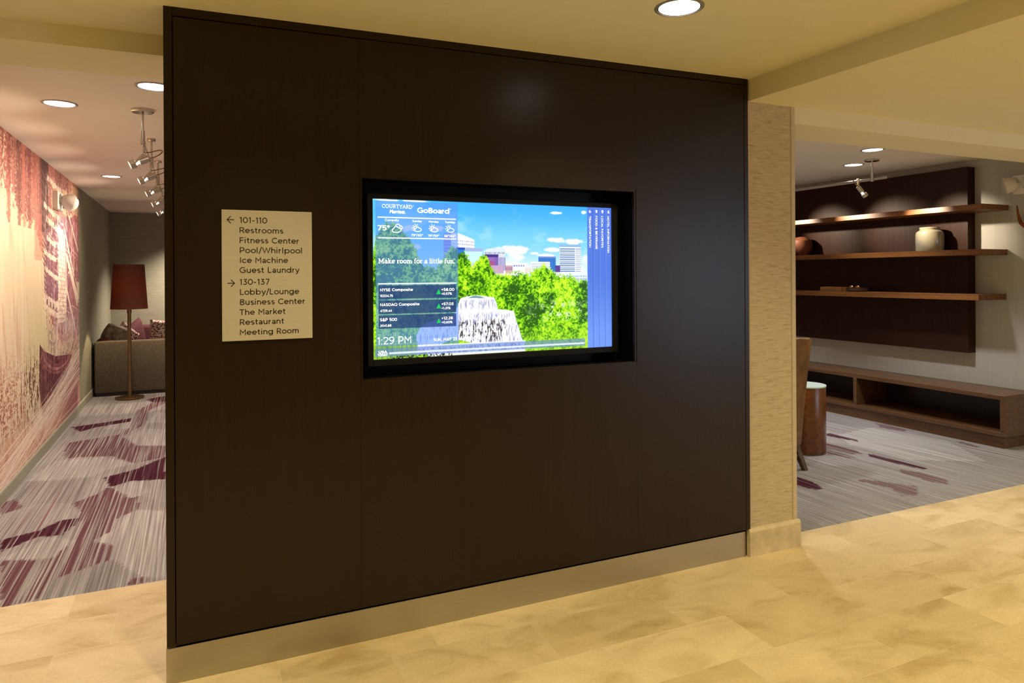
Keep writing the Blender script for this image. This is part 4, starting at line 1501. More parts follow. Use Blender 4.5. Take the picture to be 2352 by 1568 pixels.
def spot_head(aim, group, label, loc):
    """head hanging from a rail: clip, fork bracket, socket, lens ring, bulb, cable; aim = unit vector in thing space"""
    t = thing('track_spotlight', label, 'spotlight', loc, 0, group)
    aim = Vector(aim).normalized()
    piv = Vector((0, 0, -0.105)) + Vector((aim.x, aim.y, 0)).normalized() * 0.055
    bm = BM()
    box(bm, -0.009, 0.009, -0.012, 0.012, -0.03, 0.045, 0.003, 1)
    cyl(bm, (0, 0, -0.045), (0, 0, -0.02), 0.008, 12)
    obj('clip', bm, MT['nickel'], t)
    side = aim.cross(Vector((0, 0, 1))).normalized()
    bm = BM()
    for s in (-1, 1):
        a0 = Vector((0, 0, -0.04)) + side * 0.010 * s
        a1 = piv + side * 0.031 * s
        dirv = (a1 - a0).normalized()
        w = side.cross(dirv).normalized()
        th = side * 0.0015
        hexa(bm, [a0 - w * 0.009 - th, a0 + w * 0.009 - th, a0 + w * 0.009 + th, a0 - w * 0.009 + th,
                  a1 - w * 0.007 - th, a1 + w * 0.007 - th, a1 + w * 0.007 + th, a1 - w * 0.007 + th])
    cyl(bm, Vector((0, 0, -0.04)) - side * 0.012, Vector((0, 0, -0.04)) + side * 0.012, 0.008, 12)
    obj('bracket', bm, MT['nickel'], t)
    bm = BM()
    lathe(bm, [(0.024, -0.005), (0.029, 0.0), (0.029, 0.028), (0.0265, 0.030), (0.0265, 0.004), (0.015, -0.002)], piv, aim, 28)
    obj('lens_ring', bm, MT['nickel'], t, True)
    bm = BM()
    lathe(bm, [(0.0, 0.008), (0.0255, 0.010), (0.0255, 0.020), (0.0, 0.022)], piv, aim, 24)
    obj('lens', bm, MT['bulb'], t, True)
    bm = BM()
    lathe(bm, [(0.0, -0.095), (0.016, -0.095), (0.0225, -0.088), (0.0225, -0.030), (0.018, -0.028), (0.0, -0.028)], piv, aim, 24)
    obj('socket', bm, MT['nickel'], t, True)
    bm = BM()
    lathe(bm, [(0.0, -0.03), (0.010, -0.028), (0.014, -0.010), (0.018, -0.003), (0.0, 0.002)], piv, aim, 16)
    obj('bulb', bm, MT['bulb'], t, True)
    bm = BM()
    e = piv - aim * 0.095
    tube(bm, bez([(0, 0, -0.03), -aim * 0.05 + Vector((0, 0, -0.06)), e - aim * 0.13 + Vector((0, 0, 0.06)), e - aim * 0.10 - Vector((0, 0, 0.02)), e], 20), 0.0035, 8)
    obj('cable', bm, MT['bronze'], t, True)
    return t, piv


AL = Vector((-0.90, -0.10, -0.42)).normalized()
hd, pv = spot_head(AL, 'track spotlights in the left lounge', 'nearest metal spotlight on the left lounge track, lens turned to the mural', (-0.283, 5.10, ZL - 0.02))
labs = ['second metal spotlight from the front on the left lounge track', 'third metal spotlight from the front on the left lounge track',
        'fourth metal spotlight from the front, half behind the wood wall', 'farthest metal spotlight in view on the left lounge track']
ys = [5.10, 5.93, 6.83, 7.80, 8.90]
for y, lb in zip(ys[1:], labs):
    dup(hd, (-0.283, y, ZL - 0.02), 0, lb)
for y in ys:
    q = Vector((-0.283, y, ZL - 0.02)) + pv + AL * 0.035
    spot('track_halogen', q, q + AL, 54, HALO, 130, 1.0, 0.02)

AR = Vector((0.86, -0.33, -0.62)).normalized()
A2 = Vector((0.62, -0.30, -0.85)).normalized()
hd2, pv2 = spot_head(A2, 'track spotlights in the right lounge', 'small clear spotlight hanging in front of the dark shelf board', (5.9, 4.80, ZR - 0.02))
for (y, ty_, pw) in ((4.80, 4.42, 115), (5.75, 5.12, 100), (6.5, 5.95, 120)):
    q = Vector((5.9, y, ZR - 0.02)) + pv2 + A2 * 0.045
    spot('track_halogen', q, (6.8, ty_, 1.98), pw, HALO, 46, 1.0, 0.02)

# ------------------------------------------------------------------ emergency lights
def emergency(label, loc, rz, heads):
    t = thing('emergency_light', label, 'emergency light', loc, rz)
    # local: x out of the wall, y along it, z up; origin at the wall
    bm = BM()
    box(bm, 0, 0.05, -0.15, 0.15, -0.085, 0.085, 0.008, 2)
    obj('housing', bm, MT['whiteplastic'], t)
    for hy, yaw in heads:
        q = empty_dir = Vector((math.cos(yaw), math.sin(yaw), -0.25)).normalized()
        c = Vector((0.072, hy, 0.012))
        bm = BM()
        cyl(bm, (0.045, hy, 0.0), (0.08, hy, 0.0), 0.022, 16)
        lathe(bm, [(0.0, -0.04), (0.042, -0.035), (0.066, 0.0), (0.078, 0.055), (0.073, 0.055), (0.06, 0.0), (0.0, -0.02)], c + q * 0.03, q, 18)
        o = obj('lamp_head', bm, MT['whiteplastic'], t, True)
        bm = BM()
        lathe(bm, [(0.073, 0.052), (0.066, 0.068), (0.04, 0.080), (0.0, 0.084)], c + q * 0.03, q, 18)
        obj('lens', bm, MT['clear'], o, True)
    return t


emergency('white twin head emergency light on the mural', (-1.205, 7.95, 2.285), 0.0, [(-0.07, R(25)), (0.09, R(60))])
emergency('white emergency light high on the grey wall at the right edge', (6.91, 3.80, 2.345), math.pi, [(-0.10, R(-55)), (0.07, R(-15))])

# ------------------------------------------------------------------ mural
def paint_mural(h=560, w=760, y0=4.0, y1=9.46, z0=0.098, z1=2.595):
    rng = np.random.default_rng(21)
    Z, Y = np.meshgrid(np.linspace(z1, z0, h), np.linspace(y0, y1, w), indexing='ij')
    img = np.zeros((h, w, 3))
    img[:] = (216, 198, 174)
    n_big = fbm(h, w, 7, 9, rng, 4)
    n_ver = fbm(h, w, 7, 130, rng, 4)
    n_fin = fbm(h, w, 90, 110, rng, 3)
    n_hor = fbm(h, w, 120, 14, rng, 3)
    # faint leaning streaks in the pale field
    sk = (Y * 3.2 + (Z - 1.3) * 0.9)
    ks = np.interp((sk * 9) % 64, np.arange(65), np.concatenate([rng.random(64), [0.5]]))
    img = lerp(img, (190, 148, 130), 0.55 * sstep(0.5, 0.9, ks) * sstep(0.3, 0.6, n_big))
    img = lerp(img, (228, 216, 194), 0.5 * sstep(0.5, 0.7, n_ver))
    img = lerp(img, (206, 196, 150), 0.6 * np.exp(-((Z - 1.05) / 0.3) ** 2) * sstep(6.3, 7.1, Y))
    # dark red facades across the top, breaking up into the pale field
    n_mic = fbm(h, w, 190, 210, rng, 2, 0.7)
    n_str = fbm(h, w, 16, 330, rng, 3, 0.7)
    n_blk = np.kron(rng.random((h // 8 + 1, w // 5 + 1)), np.ones((8, 5)))[:h, :w]
    low = np.interp(Y[0], [4.0, 5.84, 6.09, 6.43, 7.0, 7.27, 7.6, 8.2, 9.46], [2.0, 2.12, 2.14, 2.02, 2.0, 1.80, 1.2, 0.9, 0.9])
    dep = Z - low[None, :]
    dens = np.interp(Y, [4.0, 5.9, 6.2, 6.6, 7.3, 9.46], [0.44, 0.46, 0.56, 0.66, 0.70, 0.62])
    cov = dens + 0.10 * sstep(0.0, 0.4, dep) - 1.2 * (1 - sstep(-0.16, 0.06, dep + (n_fin - 0.5) * 0.22))
    tex = n_str * 0.40 + n_mic * 0.40 + n_blk * 0.12 + n_ver * 0.08
    mk = sstep(-0.05, 0.05, cov - tex)
    red = np.zeros_like(img)
    red[:] = (160, 96, 90)
    red = lerp(red, (132, 72, 72), sstep(0.44, 0.58, n_ver))
    red = lerp(red, (96, 52, 56), 0.85 * sstep(0.54, 0.66, n_str * 0.5 + n_ver * 0.5))
    red = lerp(red, (194, 140, 124), 0.7 * sstep(0.54, 0.64, n_mic))
    red = lerp(red, (160, 84, 104), 0.6 * sstep(7.6, 8.6, Y) * (1 - sstep(1.9, 2.4, Z)))
    halo = sstep(-0.25, 0.1, dep)
    img = lerp(img, (216, 180, 158), 0.7 * halo)
    img = img * (1 - 0.92 * mk[..., None]) + red * 0.92 * mk[..., None]

    def band(y_a, y_b, za, zb, col, a=0.85, rag=0.1):
        nonlocal img
        m = sstep(y_a - 0.03, y_a + 0.03, Y + (n_fin - 0.5) * rag) * (1 - sstep(y_b - 0.03, y_b + 0.03, Y + (n_fin - 0.5) * rag)) * (Z > za) * (Z < zb)
        img = lerp(img, col, m * a)
    for y, c in ((6.02, (120, 48, 46)), (6.35, (96, 44, 48)), (6.52, (190, 100, 84)), (6.72, (112, 46, 50)), (6.95, (184, 92, 84)), (7.18, (128, 52, 56))):
        band(y, y + 0.10, 1.95, 2.6, c, 0.55, 0.14)
    band(6.95, 7.27, 1.70, 2.1, (200, 118, 104), 0.5)
    # dark tower
    band(7.27, 7.60, 1.95, 2.6, (74, 42, 44), 0.9, 0.05)
    for j in range(8):
        zz = 2.5 - 0.09 * j
        m = (np.abs(Z - (zz - (Y - 7.27) * 0.35)) < 0.007) & (Y > 7.27) & (Y < 7.6)
        img = lerp(img, (150, 110, 96), m * 0.7)
    # storeys right of the tower
    purp = inpoly(Y, Z, [(7.36, 1.95), (8.15, 2.15), (8.9, 2.2), (9.46, 2.2), (9.46, 1.5), (8.6, 1.0), (8.0, 1.22), (7.36, 1.38)])
    pc = np.zeros_like(img)
    pc[:] = (136, 84, 98)
    pc = lerp(pc, (108, 72, 96), sstep(0.45, 0.6, n_str))
    pc = lerp(pc, (184, 146, 150), 0.6 * sstep(0.54, 0.66, n_mic * 0.5 + n_fin * 0.5))
    pc = lerp(pc, (170, 100, 110), 0.6 * sstep(8.6, 8.9, Y))
    img = np.where((purp & (n_fin > 0.2))[..., None], pc, img)
    cream = (228, 214, 194)
    for (a, b, th) in (((7.53, 2.47), (8.29, 2.42), 0.05), ((7.38, 2.21), (8.15, 2.14), 0.045), ((7.48, 2.09), (8.4, 2.00), 0.06), ((7.50, 1.92), (8.14, 1.86), 0.05),
                       ((7.37, 1.79), (8.10, 1.72), 0.05), ((7.42, 1.64), (8.10, 1.54), 0.045), ((7.35, 1.39), (8.10, 1.27), 0.075), ((7.40, 1.29), (8.2, 1.17), 0.06)):
        k = (Y - a[0]) / (b[0] - a[0])
        zc = a[1] + k * (b[1] - a[1]) - 0.06 * np.clip(k, 0, 1) * (1 - np.clip(k, 0, 1))
        m = (k > 0) & (k < 1) & (np.abs(Z - zc) < th / 2 + (n_fin - 0.5) * 0.03)
        img = lerp(img, cream, m * 0.88)
    for j in range(16):
        zz = 1.92 - 0.05 * j
        m = (np.abs(Z - zz + (Y - 7.3) * 0.4) < 0.006) & (Y > 7.30) & (Y < 7.46)
        img = lerp(img, (236, 214, 190), m * 0.8)
    for (x, z) in ((7.5, 1.33), (7.66, 1.30), (7.82, 1.28), (7.97, 1.24)):
        m = (np.abs(Y - x) < 0.045) & (np.abs(Z - z) < 0.024)
        img = lerp(img, (96, 70, 84), m * 0.8)
    # scaffold lines, hanging streaks and small lit openings
    zone = sstep(7.3, 7.5, Y) * sstep(0.95, 1.15, Z) * (1 - sstep(2.45, 2.55, Z))
    img = lerp(img, (222, 196, 188), 0.75 * zone * sstep(0.57, 0.66, n_str * 0.75 + n_mic * 0.25))
    img = lerp(img, (92, 54, 70), 0.7 * zone * sstep(0.57, 0.65, (1 - n_str) * 0.7 + n_mic * 0.3))
    for k in range(46):
        ya, za = rng.uniform(7.5, 9.3), rng.uniform(1.05, 2.4)
        if rng.random() < 0.5:
            L = rng.uniform(0.15, 0.6)
            m = (Y > ya) & (Y < ya + L) & (np.abs(Z - za + 0.16 * (Y - ya)) < 0.005)
        else:
            L = rng.uniform(0.1, 0.35)
            m = (Z < za) & (Z > za - L) & (np.abs(Y - ya) < 0.014)
        img = lerp(img, (236, 212, 196), m * rng.uniform(0.4, 0.85))
    for k in range(24):
        ya, za = rng.uniform(7.5, 9.3), rng.uniform(1.2, 2.3)
        m = (np.abs(Y - ya) < rng.uniform(0.02, 0.06)) & (np.abs(Z - za) < rng.uniform(0.01, 0.03))
        img = lerp(img, (240, 220, 196) if rng.random() < 0.6 else (88, 50, 64), m * 0.7)
    for (y_a, z_a, y_b, z_b, wd) in ((8.45, 2.05, 9.1, 1.55, 0.03), (8.6, 2.28, 9.4, 1.85, 0.02), (8.55, 1.45, 9.3, 0.85, 0.035), (8.75, 1.7, 9.46, 1.25, 0.015)):
        kk = (Y - y_a) / (y_b - y_a)
        m = (kk > 0) & (kk < 1) & (np.abs(Z - z_a - kk * (z_b - z_a)) < wd * (0.5 + n_mic))
        img = lerp(img, (238, 220, 204), m * 0.8)
    # pale stair flight
    st = inpoly(Y, Z, [(8.10, 2.08), (8.5, 1.98), (8.56, 1.27), (8.5, 1.1), (8.0, 1.1), (8.07, 1.3)])
    img = lerp(img, (238, 224, 200), st * (0.62 + 0.3 * sstep(0.4, 0.6, n_fin)))
    for j in range(22):
        zz = 2.02 - 0.042 * j
        m = (np.abs(Z - zz + 0.05 * (Y - 8.3)) < 0.005) & (Y > 8.1) & (Y < 8.52)
        img = lerp(img, (176, 130, 132), m * 0.7)
    m = inpoly(Y, Z, [(8.5, 1.80), (8.62, 1.80), (9.4, 1.32), (9.3, 1.22)])
    img = lerp(img, (240, 224, 200), m * 0.8)
    m = inpoly(Y, Z, [(9.25, 1.5), (9.46, 1.5), (9.46, 1.3), (9.3, 1.3)])
    img = lerp(img, (238, 228, 206), m * 0.7)
    band(8.35, 8.62, 2.2, 2.45, (232, 200, 160), 0.7, 0.3)
    band(8.9, 9.4, 2.25, 2.56, (206, 176, 140), 0.7, 0.5)
    # violet smears below the storeys
    dm = sstep(0.48, 0.57, n_str * 0.45 + n_mic * 0.2 + n_fin * 0.35) * sstep(7.4, 7.7, Y) * (1 - sstep(1.05, 1.25, Z)) * sstep(0.55, 0.7, Z)
    img = lerp(img, (110, 70, 96), dm * 0.6)
    img = lerp(img, (228, 218, 214), 0.75 * sstep(7.6, 8.2, Y) * np.exp(-((Z - 1.02) / 0.16) ** 2) * sstep(0.40, 0.58, n_str * 0.6 + n_fin * 0.4))
    # arch and its dark field
    dk = inpoly(Y, Z, [(7.15, 0.98), (7.35, 0.90), (7.9, 0.80), (8.9, 0.72), (8.3, 0.42), (7.6, 0.36), (7.25, 0.30), (7.12, 0.6)])
    dc = np.zeros_like(img)
    dc[:] = (112, 66, 80)
    dc = lerp(dc, (78, 38, 50), sstep(0.45, 0.6, n_ver))
    dc = lerp(dc, (190, 112, 104), 0.6 * sstep(0.55, 0.68, n_fin))
    img = np.where(dk[..., None], dc, img)
    for rr, c, wd in ((1.0, (216, 160, 160), 0.035), (0.90, (160, 92, 104), 0.03), (1.10, (190, 120, 122), 0.025)):
        d = np.sqrt(((Y - 8.25) / 1.05) ** 2 + ((Z - 1.02) / 0.36) ** 2)
        m = (1 - sstep(wd * 0.6, wd * 1.6, np.abs(d - rr))) * (1 - sstep(0.85, 1.0, Z)) * sstep(7.15, 7.4, Y)
        img = lerp(img, c, m * (0.25 + 0.5 * sstep(0.4, 0.6, n_str)))
    # brown scratches left of the arch
    bs = sstep(0.49, 0.57, n_str * 0.55 + n_mic * 0.25 + n_fin * 0.2) * np.exp(-((Y - 6.85) / 0.42) ** 2 - ((Z - 0.62) / 0.24) ** 2)
    img = lerp(img, (92, 56, 40), np.clip(bs * 1.5, 0, 0.95))
    bs = sstep(0.52, 0.60, n_mic * 0.6 + n_str * 0.4) * np.exp(-((Y - 6.0) / 0.5) ** 2 - ((Z - 0.62) / 0.25) ** 2)
    img = lerp(img, (150, 70, 70), np.clip(bs * 1.2, 0, 0.85))
    # rose ground and white light trails
    gr = sstep(0.0, 0.2, np.interp(Y, [4.0, 6.0, 7.0, 8.0, 9.46], [0.42, 0.46, 0.40, 0.55, 0.80]) - Z + (n_fin - 0.5) * 0.3)
    gc = np.zeros_like(img)
    gc[:] = (206, 158, 136)
    gc = lerp(gc, (176, 100, 98), 0.8 * sstep(0.50, 0.60, n_str * 0.3 + n_mic * 0.35 + n_fin * 0.35))
    gc = lerp(gc, (150, 82, 100), 0.7 * sstep(7.9, 8.8, Y))
    gc = lerp(gc, (226, 190, 160), 0.6 * sstep(0.55, 0.7, n_big))
    img = img * (1 - 0.9 * gr[..., None]) + gc * 0.9 * gr[..., None]
    for k in range(70):
        ya, za = 9.46 + rng.uniform(-0.3, 0.3), 0.78 - abs(rng.normal(0, 0.26))
        yb, zb_ = rng.uniform(4.8, 7.8), rng.uniform(0.08, 0.30) - 0.05
        kk = (Y - yb) / (ya - yb)
        zc = zb_ + kk * (za - zb_)
        m = (kk > 0) & (np.abs(Z - zc) < rng.uniform(0.002, 0.006))
        img = lerp(img, (246, 228, 218), m * rng.uniform(0.35, 0.85))
    for k in range(14):
        ya = rng.uniform(6.4, 7.6)
        yb = ya - rng.uniform(0.2, 0.9)
        zc = 0.1 + (Y - ya) / (yb - ya) * 0.9
        m = (Z < 0.8) & (np.abs(Z - zc) < 0.02)
        img = lerp(img, (240, 214, 180), m * rng.uniform(0.2, 0.55))
    return Y, Z, np.clip(img, 0, 255)


Y, Z, img = paint_mural()
mo = (-1.205, 4.0, 0.098)
xyz = np.stack([np.full_like(Y, -1.2015), Y, Z], -1) - np.array(mo)
# give the printed sheet its thickness at the visible far edge
t = NT('printed_mural')
at = t.n('ShaderNodeVertexColor', layer_name='picture')
t.l(at.outputs['Color'], t.b.inputs['Base Color'])
t.set(0.6, 0, 0.3)
mural = mesh_obj('mural', grid_mesh('mural', xyz, srgb2lin(img)), t.m)
mural.location = mo
tag(mural, 'red and cream abstract city mural covering the left lounge wall', 'mural')

# ------------------------------------------------------------------ floor lamp
LO = (-0.745, 10.172, 0)
lamp = thing('floor_lamp', 'tall bronze floor lamp with a red brown tapered shade beside the sofa', 'floor lamp', LO)
bm = BM()
lathe(bm, [(0.0, 0.0), (0.165, 0.0), (0.168, 0.006), (0.168, 0.020), (0.160, 0.025), (0.03, 0.028), (0.0, 0.028)], n=48)
obj('base', bm, MT['bronze'], lamp, True)
bm = BM()
cyl(bm, (0, 0, 0.026), (0, 0, 1.09), 0.0215, 20)
obj('pole', bm, MT['bronze'], lamp, True)
bm = BM()
lathe(bm, [(0.0215, 1.09), (0.026, 1.092), (0.026, 1.15), (0.018, 1.16), (0.018, 1.24), (0.0, 1.24)], n=20)
obj('socket', bm, MT['bronze'], lamp, True)
bm = BM()
lathe(bm, [(0.214, 1.146), (0.178, 1.714), (0.176, 1.714), (0.212, 1.146)], n=64, close=False)
obj('shade', bm, MT['shade'], lamp, True)
bm = BM()
lathe(bm, [(0.0, 1.24), (0.02, 1.245), (0.035, 1.30), (0.030, 1.345), (0.0, 1.365)], n=20)
obj('bulb', bm, emit('lamp_bulb', (1.0, 0.78, 0.5), 6.0), lamp, True)
pl = bpy.data.lights.new('floor_lamp_bulb', 'POINT')
pl.energy = 6
pl.color = (1.0, 0.74, 0.42)
pl.shadow_soft_size = 0.09
po = bpy.data.objects.new('floor_lamp_bulb', pl)
COL.objects.link(po)
po.location = (LO[0], LO[1], 1.42)
spot('floor_lamp_bulb', (LO[0], LO[1], 1.40), (LO[0], LO[1], 0), 60, (1.0, 0.74, 0.42), 84, 0.25, 0.03)

# ------------------------------------------------------------------ sofa
FO = (-0.2, 11.6, 0)
sofa = thing('sofa', 'brown tweed and maroon corner sofa at the far end of the left lounge', 'sofa', FO)
bm = BM()
box(bm, -1.17, 1.30, 10.47, 10.63, 0.04, 0.715, 0.022, 3)
obj('arm', bm, MT['tweed'], sofa, True, off=FO)
bm = BM()
box(bm, -1.165, 1.28, 10.50, 12.80, 0.0, 0.06)
obj('plinth', bm, MT['bookblack'], sofa, off=FO)
bm = BM()
box(bm, -1.17, -0.98, 10.63, 12.85, 0.06, 0.74, 0.05, 3)
box(bm, -0.98, 1.30, 12.62, 12.85, 0.06, 0.78, 0.05, 3)
obj('backrest', bm, MT['maroon'], sofa, True, off=FO)
bm = BM()
box(bm, -0.98, 1.30, 10.63, 12.62, 0.06, 0.42, 0.04, 3)
obj('seat', bm, MT['maroon'], sofa, True, off=FO)


def pillow(name, w, h, d, mat, loc, rot, label=None, cat=None, parent=None, off=None, squash=0.0, rnd=0.0):
    bm = BM()
    n = 18
    grid = {}
    for sgn in (1, -1):
        for i in range(n + 1):
            for j in range(n + 1):
                u, v = i / n * 2 - 1, j / n * 2 - 1
                edge = max(0.0, (1 - u * u) * (1 - v * v)) ** 0.42
                pin = 1 - 0.07 * (1 - abs(u) ** 2) * abs(v) ** 6
                pin2 = 1 - 0.07 * (1 - abs(v) ** 2) * abs(u) ** 6
                x, z, y = u * w / 2 * pin2 * (1 - rnd * v * v), v * h / 2 * pin * (1 - rnd * u * u), sgn * d / 2 * edge
                key = (i, j, sgn if 0 < i < n and 0 < j < n else 0)
                if key not in grid:
                    grid[key] = bm.verts.new((x, y, z + squash * (u * u)))
    for sgn in (1, -1):
        for i in range(n):
            for j in range(n):
                q = []
                for (a, b) in ((i, j), (i + 1, j), (i + 1, j + 1), (i, j + 1)):
                    q.append(grid[(a, b, sgn if 0 < a < n and 0 < b < n else 0)])
                bm.faces.new(q if sgn > 0 else q[::-1])
    if parent is not None:
        M = Matrix.Translation(Vector(loc)) @ Matrix.Rotation(rot[2], 4, 'Z') @ Matrix.Rotation(rot[1], 4, 'Y') @ Matrix.Rotation(rot[0], 4, 'X')
        bmesh.ops.transform(bm, matrix=M, verts=bm.verts)
        return obj(name, bm, mat, parent, True, off=off, sharp=80)
    o = obj(name, bm, mat, None, True, sharp=80)
    o.location = loc
    o.rotation_euler = rot
    if label:
        tag(o, label, cat, 'throw pillows on the sofa')
    return o


pillow('back_cushion', 0.60, 0.52, 0.20, MT['maroon'], (-0.80, 11.62, 0.615), (R(0), R(-22), R(68)), parent=sofa, off=FO)
pillow('throw_pillow', 0.34, 0.34, 0.21, MT['velvet'], (-0.965, 10.80, 0.755), (R(6), R(24), R(12)),
       'plump bronze velvet pillow leaning behind the sofa arm by the wall', 'pillow', rnd=0.2)
pillow('throw_pillow', 0.32, 0.32, 0.12, MT['petal'], (-0.875, 11.06, 0.725), (R(4), R(42), R(28)),
       'small petal print pillow mostly hidden behind the bronze pillow', 'pillow')
pillow('throw_pillow', 0.46, 0.46, 0.16, MT['petal'], (-0.36, 11.3, 0.70), (R(-8), R(3), R(-8)),
       'petal print pillow on the sofa, cut off by the wood wall edge', 'pillow')

# ------------------------------------------------------------------ right lounge: board, shelves, bench
WX = 6.91
BX = 6.80
bo = (BX, 4.315, 0.77)
board = thing('wall_board', 'large dark wood backing board behind the three walnut shelves', 'wall panel', bo)
bm = BM()
box(bm, BX, WX, 4.315, 5.6135, 0.77, 2.565, 0.0003, 1)
obj('panel', bm, MT['board'], board, off=bo)
bm = BM()
box(bm, BX, WX, 5.614, 7.7, 0.77, 2.565, 0.0003, 1)
obj('panel', bm, MT['board'], board, off=bo)
SHELF = [(2.122, 2.172, 4.005, 'top walnut shelf of the three on the dark board, nothing on it'),
         (1.707, 1.760, 4.018, 'middle walnut shelf on the dark board, under the stoneware jar'),
         (1.291, 1.345, 4.030, 'bottom walnut shelf on the dark board, under the small wooden box')]
for z0, z1, ye, lab in SHELF:
    bm = BM()
    prism(bm, [(6.50, ye), (WX, ye), (WX, 4.314), (BX, 4.314), (BX, 7.6), (6.50, 7.6)], 'z', z0, z1, 0.0012, 1)
    o = obj('wall_shelf', bm, MT['walnut'], off=(6.50, ye, z0))
    o.location = (6.50, ye, z0)
    tag(o, lab, 'shelf', 'walnut shelves on the dark board')

NO = (6.43, 3.77, 0)
bench = thing('media_bench', 'long low walnut bench with open compartments under the dark board', 'bench', NO)
ye, yl = 3.77, 7.5
bm = BM()
box(bm, 6.43, WX - 0.002, ye, yl, 0.428, 0.467, 0.001, 1)
obj('top', bm, MT['walnutdark'], bench, off=NO)
bm = BM()
box(bm, 6.43, WX - 0.002, ye, yl, 0.105, 0.142, 0.001, 1)
obj('bottom_board', bm, MT['walnutdark'], bench, off=NO)
for (a, b) in ((ye, ye + 0.04), (5.268, 5.308), (6.8, 6.84), (yl - 0.04, yl)):
    bm = BM()
    box(bm, 6.43, WX - 0.002, a, b, 0.142, 0.428, 0.001, 1)
    obj('side_panel' if a == ye or b == yl else 'divider', bm, MT['walnutdark'], bench, off=NO)
bm = BM()
box(bm, WX - 0.02, WX - 0.002, ye + 0.04, yl - 0.04, 0.142, 0.428)
obj('back_panel', bm, MT['darkwood'], bench, off=NO)
bm = BM()
box(bm, 6.452, WX - 0.002, ye + 0.025, yl, 0.0, 0.105)
obj('plinth', bm, MT['walnutdark'], bench, off=NO)

# jar
bm = BM()
lathe(bm, [(0.0, 0.0), (0.118, 0.0), (0.122, 0.006), (0.126, 0.10), (0.125, 0.165), (0.118, 0.190), (0.098, 0.205), (0.088, 0.209),
           (0.086, 0.213), (0.090, 0.219), (0.092, 0.228), (0.088, 0.236), (0.080, 0.236), (0.078, 0.21), (0.10, 0.19), (0.11, 0.10), (0.10, 0.01), (0.0, 0.01)], n=56)
o = obj('stoneware_jar', bm, MT['jar'], None, True)
o.location = (6.665, 4.605, 1.760)
tag(o, 'glossy cream stoneware jar with a short neck on the middle shelf', 'jar')
# wooden box, bowl with copper balls
zo = 1.345
bx = thing('wooden_box', 'small flat reddish wooden box on the bottom shelf', 'box', (6.60, 5.685, zo))
bm = BM()
box(bm, -0.07, 0.07, -0.14, 0.14, 0.0, 0.046, 0.002, 1)
obj('body', bm, MT['walnut'], bx)
bm = BM()
box(bm, -0.05, 0.05, -0.03, 0.10, 0.046, 0.051, 0.001, 1)
obj('inlay', bm, MT['nickel'], bx)
bm = BM()
lathe(bm, [(0.0, 0.0), (0.095, 0.0), (0.112, 0.010), (0.118, 0.040), (0.113, 0.041), (0.106, 0.014), (0.0, 0.010)], n=40)
o = obj('shallow_bowl', bm, MT['bowl'], None, True)
o.location = (6.62, 5.40, zo)
tag(o, 'dark shallow bowl of shiny balls on the bottom shelf', 'bowl')
for (x, y, z, lb, mt) in ((6.60, 5.455, 0.044, 'copper ball in the dark bowl, nearer the wooden box', 'copper'),
                          (6.605, 5.38, 0.044, 'copper ball in the dark bowl, farther from the wooden box', 'copper'),
                          (6.665, 5.425, 0.044, 'silver ball at the back of the dark bowl', 'nickel')):
    bm = BM()
    bmesh.ops.create_uvsphere(bm, u_segments=24, v_segments=14, radius=0.033)
    o = obj('ball', bm, MT[mt], None, True)
    o.location = (x, y, zo + z)
    tag(o, lb, 'ball', 'balls in the dark bowl')
# things half hidden by the column on the middle shelf
bm = BM()
lathe(bm, [(0.0, 0.0), (0.06, 0.0), (0.10, 0.04), (0.125, 0.11), (0.11, 0.18), (0.06, 0.22), (0.03, 0.225), (0.028, 0.22), (0.0, 0.20)], n=40)
o = obj('round_vase', bm, MT['terracotta'], None, True)
o.location = (6.672, 6.22, 1.760)
tag(o, 'round terracotta vase on the middle shelf, half hidden by the column', 'vase')
bm = BM()
prism(bm, [(6.19, 0.0), (6.23, 0.0), (6.42, 0.21), (6.38, 0.245)], 'x', 6.505, 6.54, 0.002, 1)
o = obj('leaning_book', bm, MT['bookblack'], off=(6.525, 6.25, 0.0))
o.location = (6.525, 6.25, 1.760)
tag(o, 'dark slanted bookend in front of the terracotta vase on the middle shelf', 'bookend')

# branch decoration at the right edge
pts = [(6.86, 3.905, 2.155), (6.85, 3.892, 2.09), (6.86, 3.888, 2.04), (6.84, 3.86, 1.99), (6.86, 3.80, 1.93), (6.85, 3.70, 1.88), (6.87, 3.60, 1.80), (6.86, 3.45, 1.76)]
pp = []
for a, b in zip(pts, pts[1:]):
    for k in range(5):
        pp.append(Vector(a).lerp(Vector(b), k / 5))
rng_ = random.Random(3)
bm = BM()
tube(bm, pp, [0.006 + 0.010 * min(1, i / 14) + rng_.uniform(-0.0015, 0.0015) for i in range(len(pp))], 10)
ro = obj('branch_ornament', bm, MT['coral'], None, True, off=(6.86, 3.7, 1.8))
ro.location = (6.86, 3.7, 1.8)
tag(ro, 'rust coloured twisting branch ornament on the grey wall at the right edge', 'wall ornament')

